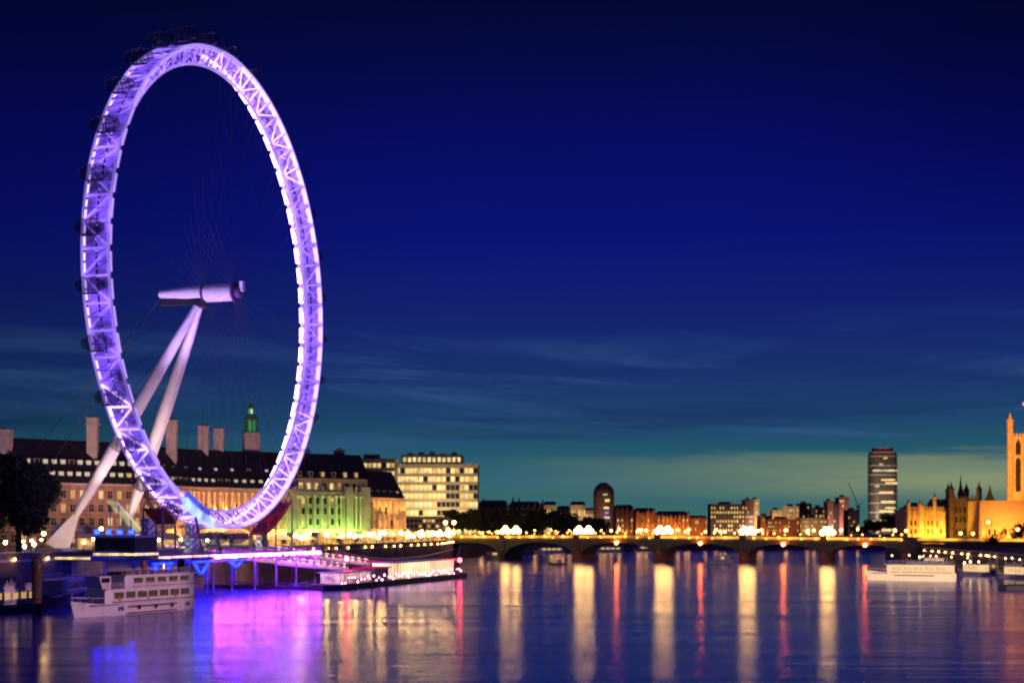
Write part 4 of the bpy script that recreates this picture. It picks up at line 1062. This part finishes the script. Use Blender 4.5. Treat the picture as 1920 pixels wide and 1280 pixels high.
for k, s in enumerate(piers[1:6]):
    for y, side in ((-7.7, 'near'), (7.7, 'far')):
        lab = 'ornate three globe bridge lamp over the %s pier from the left, %s kerb' % (ordn[k], side)
        if lampo is None:
            o = lampo = thing('bridge_lamp', lab, 'street lamp', bl(s, y, deckz(s)), BA, GRP)
            m = MB(); m.lathe([(.5, 0), (.35, .6), (.14, 1.2), (.12, 3.6)], n=8); m.tube((-1.35, 0, 2.2), (1.35, 0, 2.2), .07); m.build('post', dark_steel, o)
            for x, z in ((-1.35, 3.2), (1.35, 3.2), (0, 4.6)):
                m = MB(); m.ball((x, 0, z), 1.2, 12); m.build('globe', globe_warm, o)
        else:
            o = copy_tree(lampo); o.location = bl(s, y, deckz(s)); o['label'] = lab
for k, (s, col_) in enumerate(((57, 'second'), (97, 'third'), (135, 'fourth'), (171, 'fifth'))):
    o = thing('navigation_light', 'orange navigation lamp under the arch crown right of the %s pier' % col_, 'lamp', bl(s, -BW - .6, deckz(s) - 2.0), BA, 'orange lamps under the bridge arches')
    m = MB(); m.ball((0, 0, -.2), .8, 10); m.build('lamp', globe_or, o)
    m = MB(); m.box(-.15, .15, -.15, .55, .45, .8); m.build('bracket', dark_steel, o)

amb = M('added_lamp_amber', (.8, .5, .2), .4, (1, .40, .05), 9)  # amber lamps added to give the bridge a golden glow
m = MB(); m.tube((0, 0, 0), (0, 0, .9), .07, n=5); m.box(-.06, .06, -.05, .75, -.12, -.003); ppm = m.mesh('post', dark_steel); m = MB(); m.ball((0, 0, 1.2), .42, 8); pgm = m.mesh('globe', amb)
for y, side in ((-BW - .95, 'near'), (BW + .05, 'far')):
    for k in range(38):
        sq = -33 + k * 5.9 + random.uniform(-1.5, 1.5)
        if min(abs(sq - q) for q in piers) < 1.6: continue
        o = thing('added_parapet_lamp', 'small amber lamp added in a string along the %s parapet of the bridge' % side, 'lamp', bl(sq, y, deckz(sq) + (1.15 if y > 0 else -.6)), BA, 'added amber lamps on the %s bridge parapet' % side)
        put('post', ppm, o); g_ = put('globe', pgm, o); g_.scale = (random.uniform(.6, 1.25),) * 3
# ------------------------------------------------------------------ promenade lamps, far lamps
def lamp_mesh(h, r, gm):
    p = MB(); p.lathe([(.28, 0), (.2, .5), (.09, .9), (.08, h - r)], n=7); g_ = MB(); g_.ball((0, 0, h), r, 10)
    return p.mesh('post', dark_steel), g_.mesh('globe', gm)
def street_lamps(name, spots, h, r, gm, group, label, G=G, vary=False):
    pm, gm_ = lamp_mesh(h, r, gm)
    for k, (X, Y) in enumerate(spots):
        o = thing(name, label(k) if callable(label) else label, 'street lamp', (X, Y, G), 0, group)
        put('post', pm, o); put('globe', gm_, o)
        if vary: o.scale = (random.uniform(.75, 1.15),) * 2 + (random.uniform(.7, 1.25),)
spots = []
for k in range(54):
    tt = 4 + k * 5.7 + random.uniform(-2, 2); p, a = along([q for q in quay_left[3:]], tt) if tt < plen(quay_left[3:]) else (None, 0)
    if p is None: break
    spots.append((p.x - random.choice((.2, 1.5, 5, 9)) * math.sin(a) , p.y + random.choice((.2, 1.5, 5, 9)) * math.cos(a)))
street_lamps('promenade_lamp', spots, 3.6, .62, globe_prom, 'globe lamps along the promenade', 'warm globe lamp in the row along the promenade by the bright facade', vary=True)
spots = [(at(px, D), D) for px, D in ((835, 640), (851, 645))]
street_lamps('promenade_lamp', [spots[0]], 8.6, .8, globe_warm, 'tall lamps by the bridge end', 'left of two tall glowing lamps by the dark trees at the bridge end')
street_lamps('promenade_lamp', [spots[1]], 8.6, .8, globe_warm, 'tall lamps by the bridge end', 'right of two tall glowing lamps by the dark trees at the bridge end')
for px, D, h, lab in ((1678, 690, 5.0, 'bright lamp at the bridge end left of the orange pavilion'), (1699, 690, 4.8, 'bright lamp against the left corner of the orange pavilion'), (1801, 690, 3.6, 'bright lamp in front of the dark gothic tower'),
                      (1824, 690, 3.4, 'smaller bright lamp at the right corner of the dark gothic tower'), (1853, 700, 9.0, 'lamp high on a pole before the long orange range'), (1908, 640, 5.5, 'lamp beside the dark tree at the right edge')):
    street_lamps('embankment_lamp', [(at(px, D), D)], h + 2.9, .75, globe_far, 'lamps by the palace', lab, GR)
spots = []
for k in range(60):
    p, a = along(quay_far, 30 + k * 8.4 + random.uniform(-3, 3)); q_ = random.uniform(1, 26); spots.append((p.x - q_ * math.sin(a), p.y + q_ * math.cos(a)))
street_lamps('embankment_lamp', spots, 4.6, 1.0, globe_far, 'lamps along the far embankment', 'small orange lamp in the row along the far embankment behind the bridge', vary=True)
for px, py, D, lab in ((82, 1000, 345, 'yellow lamp under the right side of the big dark tree'), (64, 1020, 350, 'yellow lamp low beside the big dark tree trunk'), (46, 1024, 350, 'small yellow lamp left of the others under the big tree'), (10, 1016, 350, 'yellow lamp at the far left edge under the big tree'),
                       (190, 991, 430, 'pale lamp in front of the brick facade right of the leg foot'), (160, 1015, 400, 'low lamp on the quay between the two leg feet')):
    h = max(.9, zt(py, D) - G); street_lamps('garden_lamp', [(at(px, D), D)], h, .45, globe_prom, 'lamps on the left quay', lab)

spots = []
for k in range(22):
    px = 30 + k * 18 + random.uniform(-7, 7); D = random.uniform(375, 440); spots.append((at(px, D), D))
street_lamps('quay_lamp', spots, 2.6, .34, globe_prom, 'small lamps scattered on the left quay', 'small warm lamp scattered on the quay between the big tree and the wheel', vary=True)
# lamps added on the river walls to brighten their faces
wg = M('added_wall_lamp_glow', (.8, .6, .3), .4, (1, .52, .12), 30)
m = MB(); m.ball((0, -.55, 0), .26, 8); wlm = m.mesh('lamp', wg); m = MB(); m.box(-.08, .08, -.5, .1, .28, .4); wbk = m.mesh('bracket', dark_steel)
for k in range(24):
    p, a = along(quay_left[3:], 6 + k * 12.4 + random.uniform(-3, 3)); nrm = Vector((math.sin(a), -math.cos(a), 0)); q = p + nrm * .4
    o = thing('added_wall_lamp', 'golden lamp added on the river face of the quay wall beyond the pier', 'lamp', (q.x, q.y, G - .5), a, 'added lamps on the quay wall')
    put('lamp', wlm, o); put('bracket', wbk, o)
for k, px in enumerate((12, 48, 100, 150, 205, 262)):
    p, a = along([(-104, 288), (-84, 356)], 4 + k * 11.5); nrm = Vector((math.sin(a), -math.cos(a), 0)); q = p + nrm * .4
    o = thing('added_wall_lamp', 'golden lamp added on the dark quay wall behind the moored boats at left', 'lamp', (q.x, q.y, G - .6), a, 'added lamps on the left quay wall')
    put('lamp', wlm, o); put('bracket', wbk, o)
for k in range(10):
    p, a = along([(181, 634), (160, 460)], 8 + k * 16 + random.uniform(-4, 4)); nrm = Vector((math.sin(a), -math.cos(a), 0)); q = p + nrm * .4
    o = thing('added_wall_lamp', 'golden lamp added on the embankment wall above the moored boats at right', 'lamp', (q.x, q.y, GR - .6), a, 'added lamps on the right embankment wall')
    put('lamp', wlm, o); put('bracket', wbk, o)
# kiosks and added stalls along the promenade
kio = [(560, 470, 9, 'cream lit kiosk on the promenade left of the orange hut', win_hot), (610, 520, 9, 'low lit kiosk before the green facade', win_warm), (420, 425, 8, 'cream roofed lit kiosk under the wheel', win_hot),
       (455, 418, 6, 'orange lit hut beside the far restraint tower', win_warm), (390, 420, 7, 'pale lit kiosk behind the blue white drive cover', win_cream), (310, 400, 8, 'lit kiosk left of the latticed restraint tower', win_warm), (690, 552, 9, 'long lit kiosk below the corner of the green facade', win_hot), (760, 598, 9, 'lit kiosk below the orange wing', win_hot), (170, 395, 7, 'lit kiosk on the quay between the wheel leg feet', win_warm)]
for px, D, W, lab, mt in kio:
    o = thing('kiosk', lab, 'kiosk', (at(px, D) , D, G), R(25), 'kiosks along the promenade')
    m = MB(); m.box(-W / 2, W / 2, 0, 4, 0, 3.0); m.build('wall', pale_stone, o)
    m = MB(); m.taper(-W / 2 - .6, W / 2 + .6, -.8, 4.5, 3.003, 4.4, 1.2, 1.6); m.build('roof', M('kiosk_roof', (.5, .42, .3), .7), o)
    m = MB(); m.box(-W / 2 + .5, W / 2 - .5, -.08, -.003, .9, 2.5); m.build('counter_window', mt, o)

stall_lit = M('stall_canvas_glow', (.6, .5, .35), .7, (1, .60, .18), 1.2, emvar=.5, emscale=.25)  # glowing stalls added to brighten the promenade
stall_side = M('stall_side_glow', (.5, .35, .2), .7, (1, .50, .12), .45, emvar=.6, emscale=.5)
proto = None
for k in range(26):
    row = k % 2; p, a = along(quay_left[3:], 8 + k * 11.2); nrm = Vector((-math.sin(a), math.cos(a), 0)); q = p + nrm * (5 + 6 * row)
    lab = 'cream glowing canvas stall added in a row between the quay lamps and the floodlit facade'
    if proto is None:
        proto = o = thing('added_lit_stall', lab, 'stall', (q.x, q.y, G), a, 'added glowing stalls along the promenade')
        m = MB(); m.taper(-3.2, 3.2, -2, 2, 2.6, 4.6, 2.2, 1.9); m.build('canopy', stall_lit, o)
        m = MB(); m.box(-2.8, 2.8, -1.4, 1.4, .003, 1.1); m.build('counter', stall_side, o)
        m = MB(); m.box(-2.8, 2.8, 1.2, 1.4, 1.103, 2.6); m.build('back_panel', stall_side, o)
        for x in (-3, 3):
            for y in (-1.8, 1.8):
                m = MB(); m.tube((x, y, 0), (x, y, 2.6), .08); m.build('pole', dark_steel, o)
    else:
        o = copy_tree(proto); o.location = (q.x, q.y, G); o.rotation_euler = (0, 0, a + random.uniform(-.4, .4)); o.scale = (random.uniform(.8, 1.2),) * 2 + (random.uniform(.85, 1.25),)
# ------------------------------------------------------------------ trees
def leaf_crown(seed, n, rx, ry, rz_, lf):
    rnd = random.Random(seed); m = MB(); blobs = []
    for k in range(9):
        a = rnd.uniform(0, 6.28); q = rnd.uniform(.25, .75)
        blobs.append((rx * q * math.cos(a), ry * q * math.sin(a), rz_ * rnd.uniform(-.6, .7), rnd.uniform(.3, .55)))
    blobs.append((0, 0, 0, .7))
    for i in range(n):
        bx, by, bz, br_ = rnd.choice(blobs)
        v = Vector((rnd.gauss(0, 1), rnd.gauss(0, 1), rnd.gauss(0, 1))).normalized() * (rnd.random() ** .4)
        c = Vector((bx + v.x * rx * br_, by + v.y * ry * br_, bz + v.z * rz_ * br_))
        a = Vector((rnd.gauss(0, 1), rnd.gauss(0, 1), rnd.gauss(0, 1))).normalized(); b_ = a.orthogonal().normalized(); s = lf * rnd.uniform(.6, 1.4)
        m.add([c + a * s, c + b_ * s * .6, c - a * s, c - b_ * s * .6], [(0, 1, 2, 3)])
    return m
_cm = {}
def tree(name, label, X, Y, h, rx, group=None, seed=1, n=2200, lm=None, base=G):
    o = thing(name, label, 'tree', (X, Y, base), random.uniform(0, 6), group); tz = h * .22
    m = MB(); m.tube((0, 0, 0), (0, 0, h * .45), h * .03, h * .018, 8)
    for k in range(6):
        a = k * 1.05; m.tube((0, 0, h * .25 + k * .02 * h), (rx * .6 * math.cos(a), rx * .6 * math.sin(a), h * .62), h * .014, h * .005, 5)
    m.build('trunk', bark, o)
    crz = (h - tz) / 2; key = (seed, n, round(rx, 1), round(crz, 1), (lm or leaf).name)
    if key not in _cm: _cm[key] = leaf_crown(seed, n, rx, rx, crz, rx * .085).mesh('crown', lm or leaf)
    put('crown', _cm[key], o, (0, 0, tz + crz))
    return o
D = 330
tree('plane_tree', 'big round dark tree at the left edge in front of the civic building', at(35, D), D, zt(868, D) - G + 1.5, 8.6, seed=3, n=5200)
tree('plane_tree', 'dark tree cut by the left edge beside the big round tree', at(-20, 345), 345, 15, 7, seed=4, n=2600)
bl_leaf = M('blue_lit_leaves', (.06, .07, .12), .8, var=.4)  # blue of the lamps put into the leaf colour
for px, lab in ((113, 'small blue lit tree left of the near leg foot'), (163, 'small blue lit tree right of the near leg foot')):
    D = 415; tree('small_tree', lab, at(px, D), D, 7, 2.6, 'blue lit trees on the quay', 5, 900, bl_leaf)
    lamp('SPOT', (at(px, D), D - 5, G + .5), 6000, (.05, .1, 1), .3, (at(px, D), D, G + 4), 80)
tl = ['at the left end of the dark row behind the bridge end', 'second from the left in the dark row behind the bridge', 'third from the left in the dark row behind the bridge', 'left of the first bridge lamp in the dark row', 'just right of the first bridge lamp',
      'between the first and second bridge lamps', 'just left of the second bridge lamp', 'under the second bridge lamp glow', 'right of the second bridge lamp below the domed tower', 'last on the right of the dark row below the domed tower']
for k in range(10):
    px = 868 + k * 28; D = 742 + k * 14
    tree('dark_tree', 'dark broad tree ' + tl[k], at(px, D), D, zt(954 + (k % 3) * 3 + max(0, k - 6) * 6, D) - G + 1, 11, 'dark trees behind the bridge', 6 + k % 3, 1500, base=G if True else 0)
tl = ['at the left foot of the glass tower', 'second from the left below the glass tower', 'third from the left below the glass tower', 'fourth from the left, tallest below the glass tower', 'last on the right, touching the orange pavilion']
for k, (px, tp) in enumerate(((1612, 985), (1632, 972), (1652, 962), (1672, 957), (1690, 955))):
    D = 1135; tree('dark_tree', 'dark tree ' + tl[k], at(px, D), D, zt(tp, D) - G, 9, 'dark trees left of the palace', 6 + k % 3, 1300)
tree('small_tree', 'dark tree at the right edge in front of the orange range', at(1915, 650), 650, zt(972, 650) - GR, 5.2, seed=9, n=900, base=GR)
tree('small_tree', 'small dark shrub like tree before the middle of the orange range', at(1880, 650), 650, 9.5, 2.4, seed=10, n=500, base=GR)
tree('small_tree', 'dark low tree behind the moored boats left of the green sign lights', at(1858, 600), 600, 6.5, 4.5, seed=11, n=900, base=GR)

# ------------------------------------------------------------------ boats
def hull_mesh(L, B, hb, flare=.35, n=14, m=None, mi=0, z0=-.4):
    m = m or MB(); rows = []
    for i in range(n + 1):
        t_ = i / n; x = L * t_
        wdt = B / 2 * min(1, (t_ / flare) ** .6 if t_ > 0 else 0) * (1 - .12 * max(0, (t_ - .8) / .2)); wdt = max(wdt, .05)
        sheer = hb + .5 * max(0, (.3 - t_) / .3) ** 2 * 1.6; xo = 1.2 * max(0, (.2 - t_) / .2)
        rows.append([(x + xo, 0, z0), (x + xo * .8, wdt * .8, z0), (x, wdt, sheer), (x, -wdt, sheer), (x + xo * .8, -wdt * .8, z0)])
    vs = [p for r_ in rows for p in r_]; fs = []
    for i in range(n):
        for j in range(5): fs.append((i * 5 + j, (i + 1) * 5 + j, (i + 1) * 5 + (j + 1) % 5, i * 5 + (j + 1) % 5))
    fs += [(0, 1, 2, 3, 4)[::-1], tuple(n * 5 + j for j in range(5))]
    return m.add(vs, fs, mi)
boat_pink = M('boat_white', (.74, .66, .66), .45, var=.1)
def boat(label, bow, stern, B, hb, hullm, decks, stripe=None, winm=dark_glass, house=None, group=None, name='river_boat', winw=1.6, cabm=None, lamps=0, fit=False):
    cabm = cabm or boat_pink
    bw, sn = Vector((*bow, 0)), Vector((*stern, 0)); d = sn - bw; L = d.length
    o = thing(name, label, 'boat', bw, math.atan2(d.y, d.x), group)
    hull_mesh(L, B, hb).build('hull', hullm, o)
    m = MB(); m.box(L * .1, L * .995, -B * .44, B * .44, hb - .2, hb + .03); m.build('deck', steel_grey, o)
    if stripe:
        for sy in (-1, 1):
            m = MB(); y = sy * (B / 2 + .04); m.box(L * .36, L * .8, min(y, y - sy * .06), max(y, y - sy * .06), hb - .75, hb - .45); m.build('rubbing_strake', stripe, o)
    z = hb + .033
    for k, (f0, f1, h, kind) in enumerate(decks):
        xa, xb, hw = L * f0, L * f1, B * (.43 - .02 * k)
        if kind == 'cabin':
            m = MB(); m.prism([(xa + 1.2, -hw * .8), (xa + 2.6, -hw), (xb, -hw), (xb, hw), (xa + 2.6, hw), (xa + 1.2, hw * .8)], z, z + h); m.build('cabin', cabm, o)
            m = MB(); m.box(xa + .6, xb + .4, -hw - .3, hw + .3, z + h + .003, z + h + .22); m.build('cabin_roof', boat_pink, o)
            if L > 20:
                m = MB()
                for sy in (-1, 1):
                    nn = int((xb - xa) / 2)
                    for i in range(nn + 1): m.tube((xa + .8 + (xb - xa - .8) * i / nn, sy * (hw + .22), z + h + .22), (xa + .8 + (xb - xa - .8) * i / nn, sy * (hw + .22), z + h + 1.2), .035, n=4)
                    for q in (.55, .9, 1.2): m.tube((xa + .8, sy * (hw + .22), z + h + q), (xb, sy * (hw + .22), z + h + q), .035, n=4)
                m.build('roof_rail', boat_pink, o)
                for sy in (-1, 1):
                    m = MB(); m.box(xa + 2.4, xb, min(sy * (hw + .06), sy * (hw + .01)), max(sy * (hw + .06), sy * (hw + .01)), z + h * .08, z + h * .16); m.build('side_band', M('band_maroon', (.16, .05, .07), .5), o)
            n = int((xb - xa - 4) / (winw + .5))
            wmh = MB(); wmh.box(-winw / 2, winw / 2, -.05, .05, 0, h * .46); wmh.box(-winw / 2 - .08, -winw / 2, -.09, .09, -.06, h * .5, 1); wmh.box(winw / 2, winw / 2 + .08, -.09, .09, -.06, h * .5, 1); wmh.box(-winw / 2, winw / 2, -.09, .09, -.08, -.003, 1); me = wmh.mesh('window', [winm, boat_pink])
            for i in range(n):
                for sy in (-1, 1):
                    put('window', me, o, (xa + 3.6 + (xb - xa - 4) * (i + .2) / n, sy * (hw + .03), z + h * .38))
            z += h + .223
        else:                                            # open deck: posts, rails and a light roof
            m = MB(); n = int((xb - xa) / 3)
            for sy in (-1, 1):
                for i in range(n + 1): m.tube((xa + (xb - xa) * i / n, sy * hw, z), (xa + (xb - xa) * i / n, sy * hw, z + h), .09, n=5)
                for q in (.18, .34, .5): m.tube((xa, sy * hw, z + h * q), (xb, sy * hw, z + h * q), .05, n=4)
            m.build('railing', boat_pink, o)
            m = MB()
            for sy in (-1, 1): m.box(xa, xb, sy * hw - .05, sy * hw + .05, z, z + h * .30)
            m.build('bulwark', boat_pink, o)
            if kind == 'awning':
                m = MB(); m.box(xa + (xb - xa) * .3, xb + .2, -hw - .15, hw + .15, z + h + .003, z + h + .18); m.build('awning', white_paint, o)
            m = MB()
            for i in range(n):
                for sy in (-.5, .5):
                    xx = xa + (xb - xa) * (i + .4) / n; m.box(xx, xx + .5, sy * hw - .8, sy * hw + .8, z + .003, z + .5); m.box(xx + .5, xx + .6, sy * hw - .8, sy * hw + .8, z + .003, z + 1.0)
            m.build('bench', M('bench_wood', (.2, .1, .06), .7), o)
            z += h
    if house:
        f0, f1, zz, h = house; hw = B * .26
        m = MB(); m.prism([(L * f0 + .9, -hw), (L * f1, -hw), (L * f1, hw), (L * f0 + .9, hw)], zz, zz + h, 0, [(L * f0, -hw), (L * f1, -hw), (L * f1, hw), (L * f0, hw)]); m.build('wheelhouse', boat_pink, o)
        m = MB(); m.box(L * f0 + .6, L * f1 - .4, -hw - .06, hw + .06, zz + h * .5, zz + h * .88); m.build('wheelhouse_window', dark_glass, o)
        m = MB(); m.tube((L * f1, 0, zz + h), (L * f1, 0, zz + h + 3), .07); m.build('mast', dark_steel, o)
    if fit:                                              # fenders, life rings, funnel and deck gear
        for q in (.3, .45, .6, .75, .9):
            m = MB(); m.lathe([(.05, -.9), (.22, -.8), (.22, -.2), (.05, -.1)], (L * q, -B / 2 - .2, hb - .3), 8); m.build('fender', M('rubber', (.02, .02, .02), .8), o)
        for q in (.3, .55, .8):
            m = MB(); m.path([(L * q + .38 * math.cos(t_), -B * .43 - .12, hb + 1.0 + .38 * math.sin(t_)) for t_ in [k * math.pi / 6 for k in range(12)]], .09, 5, True); m.build('life_ring', M('ring_orange', (.6, .12, .04), .6), o)
        m = MB(); m.lathe([(.7, 0), (.6, 2.0), (.72, 2.05), (.72, 2.3)], (L * .62, 0, z), 10); m.build('funnel', M('funnel_maroon', (.2, .06, .07), .5), o)
        m = MB()
        for k in range(7): m.box(L * (.36 + .075 * k), L * (.36 + .075 * k) + .55, -1.6, 1.6, z + .02, z + .5)
        m.build('bench', M('bench_wood', (.2, .1, .06), .7), o)
        m = MB(); m.tube((L * .3, 0, z), (L * .3, 0, z + 4.2), .07); m.tube((L * .3, -1, z + 3.2), (L * .3, 1, z + 3.2), .04); m.build('signal_mast', dark_steel, o)
        m = MB(); m.lathe([(.3, 0), (.3, .5), (.45, .5), (.45, .7)], (L * .07, 0, hb + .03), 8); m.build('windlass', dark_steel, o)
        for sy in (-1, 1):
            m = MB(); y = sy * (B / 2 + .02); m.box(L * .36, L * .8, min(y, y - sy * .05), max(y, y - sy * .05), .15, .4); m.build('boot_stripe', M('band_maroon'), o)
    for q in range(lamps):
        m = MB(); m.ball((L * (.2 + .7 * (q + random.uniform(.2, .8)) / lamps), -B * .3, z + random.uniform(.2, 1.0)), random.uniform(.16, .32), 8); m.build('deck_lamp', M('deck_lamp_warm', (.8, .7, .5), .4, (1, .66, .28), 22), o)
    m = MB(); m.tube((.4, 0, hb + .7), (.4, 0, hb + 2.2), .04); 
    for sy in (-1, 1):
        m.path([(L * q, sy * B / 2 * min(1, (q / .35) ** .6) * .94, hb + 1.0 + .4 * (1 - q / .3)) for q in (.02, .08, .15, .22, .3)], .05, 4)
        for q in (.05, .12, .2, .28): m.tube((L * q, sy * B / 2 * (q / .35) ** .6 * .94, hb), (L * q, sy * B / 2 * (q / .35) ** .6 * .94, hb + 1.1), .04, n=4)
    m.build('bow_rail', boat_pink, o)
    return o
boat('white double deck passenger boat moored bow left in front of the platform piles', (at(132, 241), 241), (at(345, 270), 270), 6.2, 2.0, boat_pink,
     [(.16, .985, 2.4, 'cabin'), (.33, .99, 2.1, 'cabin')], M('strake_dark', (.12, .05, .06), .6), house=(.17, .27, 4.65, 2.2), winw=2.5, winm=M('boat_window', (.03, .025, .025), .12, (1, .55, .25), .07, emvar=.9, emscale=.2), fit=True)
boat('dark blue hulled boat with an orange lit cabin cut by the left edge', (at(-150, 235), 235), (at(60, 262), 262), 5.6, 1.7, M('hull_navy', (.02, .025, .06), .4), [(.2, .96, 2.4, 'cabin'), (.3, .9, 1.6, 'open')], winm=win_warm)
o = boat('dark unlit barge lying between the brown pile and the white boat', (at(66, 268), 268), (at(150, 300), 300), 6, 2.2, M('barge_dark', (.03, .025, .03), .6), [(.3, .9, 2.6, 'cabin')], name='barge')
boat('white cruise boat under way at right, brightly lit from bow to stern', (at(1622, 424), 424), (at(1790, 412), 412), 6.4, 2.2, M('hull_glow_white', (.8, .74, .62), .4, (1, .62, .28), .85), [(.22, .98, 2.4, 'cabin'), (.5, .9, 1.8, 'awning')], M('strake_brown', (.2, .08, .05), .6), winm=win_hot, winw=2.2, cabm=M('hull_glow_white'), lamps=4)  # lamp light on hull and cabin put in as glowing paint
rb = [((1795, 470), (1850, 455), 4.2, 'small white launch just right of the cruise boat', win_hot), ((1838, 480), (1900, 468), 5, 'moored boat with a dark hull behind the launch', win_warm), ((1868, 440), (1935, 428), 5, 'moored white boat nearest the right edge', win_hot),
      ((1806, 520), (1850, 512), 4.2, 'low boat moored close under the embankment wall', win_warm), ((1862, 540), (1915, 530), 5, 'moored boat with pale cabin by the wall at far right', win_cream),
      ((1720, 560), (1768, 552), 4.4, 'dim boat lying behind the cruise boat close to the bridge', win_warm), ((1775, 555), (1806, 550), 4, 'short lit boat between the cruise boat roof and the wall', win_hot)]
for i, (a, b_, B, lab, wmt) in enumerate(rb):
    boat(lab, (at(*a), a[1]), (at(*b_), b_[1]), B, 1.4, boat_pink if i % 2 == 0 else M('hull_navy'), [(.25, .92, 2.2, 'cabin')] + ([(.4, .85, 1.5, 'open')] if i in (1, 2) else []), winm=wmt, name='moored_boat', lamps=3, cabm=M('hull_glow_white') if i != 1 else None)
boat('small lit boat in the third arch of the bridge', (at(1293, 690), 690 - 60), (at(1336, 690), 690 - 62), 3.6, 1.2, boat_pink, [(.25, .9, 2.0, 'cabin')], winm=win_hot, name='small_boat')
boat('tiny dark boat low on the open water before the second arch', (at(1026, 608), 608), (at(1060, 606), 606), 3, .7, M('barge_dark'), [(.4, .7, 1.1, 'cabin')], name='small_boat')
for i, (px, D, lab) in enumerate(((1110, 940, 'pale lit moored vessel seen through the second arch'), (1185, 985, 'pale lit moored vessel seen through the arch with the first orange lamp'), (1000, 900, 'long lit moored vessel seen through the first arch'), (905, 730, 'lit moored vessel at the left bridge abutment'))):
    boat(lab, (at(px, D), D - 6), (at(px + 58, D), D - 2), 5, 1.2, boat_pink, [(.1, .95, 2.2, 'cabin')], winm=win_hot, name='moored_boat', winw=2.4)
# dark jetty at the right edge
o = thing('jetty', 'dark low jetty end jutting in at the right edge', 'jetty', (at(1888, 352), 352, 0), R(-6))
m = MB(); m.box(0, 30, 0, 9, -.3, 1.1); m.build('deck', M('pontoon_hull'), o)
m = MB()
for k in range(6): m.tube((2 + k * 5, .3, 1.1), (2 + k * 5, .3, 2.3), .1)
m.tube((2, .3, 2.3), (28, .3, 2.3), .07); m.build('railing', dark_steel, o)
# mooring piles
def pile(px, D, top, r, lab):
    o = thing('mooring_pile', lab, 'pile', (at(px, D), D, 0), 0, 'timber mooring piles')
    h = zt(top, D); m = MB(); m.lathe([(r, -3), (r, h - .2), (r * .8, h)], n=12); m.build('shaft', timber, o)
    m = MB(); m.lathe([(r + .08, h - 1.6), (r + .08, h - 1.1)], n=12); m.build('band', dark_steel, o)
pile(69, 247, 1046, .85, 'tall thick brown mooring pile between the blue hulled boat and the barge'); pile(340, 300, 1048, .75, 'dark mooring pile behind the stern of the white boat'); pile(1245 - 700, 395, 1030, .5, 'slim dark pile by the gangways')

# ------------------------------------------------------------------ wheel's own flood lamps
lamp('SPOT', wl(-13, -31, 4.5), 20000, (1, .66, .46), .4, wl(-32, -16, 11), 64)
lamp('SPOT', wl(-13, -28, 4.5), 46000, (1, .66, .58), .4, wl(-21, -9, 30), 52)
lamp('SPOT', wl(-16, -6, .5), 40000, (1, .66, .52), .4, wl(-26, 8, 19), 66)
lamp('SPOT', wl(12, -44, 4), 420000, (.55, .34, 1), .5, wl(0, 0, HUBZ), 34)
lamp('SPOT', wl(-7, -16, .3), 2600, (.9, .95, 1), .3, wl(-6, -4, 5), 70); lamp('SPOT', wl(-7, 26, .3), 2600, (1, .9, .8), .3, wl(-6, 37, 5), 70); lamp('SPOT', wl(-7, -37, .3), 2000, (1, .9, .8), .3, wl(-6, -25, 5), 70)
for y in (-38, -20, -2, 16, 34):                        # spots added under the deck to light the quay wall golden
    lamp('SPOT', wl(-4, y, PZ - 2.2), 1500, (1, .58, .2), .3, wl(-16, y + 3, -6), 120)
# violet lamps added along the platform edge to colour the water
wash = M('added_violet_lamp', (.4, .2, .6), .4, (.45, .055, 1.0), 230)
wm_ = MB(); wm_.box(-.1, .1, -2.1, 2.1, -.35, .05); wmm = wm_.mesh('lamp', wash); wb_ = MB(); wb_.box(-.3, -.103, -.2, .2, -.5, .3); wbm = wb_.mesh('bracket', dark_steel)
for k in range(15):
    o = thing('added_wash_lamp', 'violet lamp added along the river edge of the boarding platform to tint the water', 'lamp', wl(8.1, -18 + k * 4.4, PZ - .55), -TH, 'added violet lamps on the platform edge')
    l_ = put('lamp', wmm, o); l_.scale = (1, random.uniform(.3, .85), random.uniform(.7, 1.2)); put('bracket', wbm, o)
# unseen spots added on the right bank to brighten the white and cruise boats
lamp('SPOT', (138, 150, G + 6), 1000000, (1, .54, .74), .6, (at(215, 252), 252, 3), 11)
lamp('SPOT', (142, 240, G + 6), 420000, (1, .74, .48), .6, (at(1740, 425), 425, 2), 26)
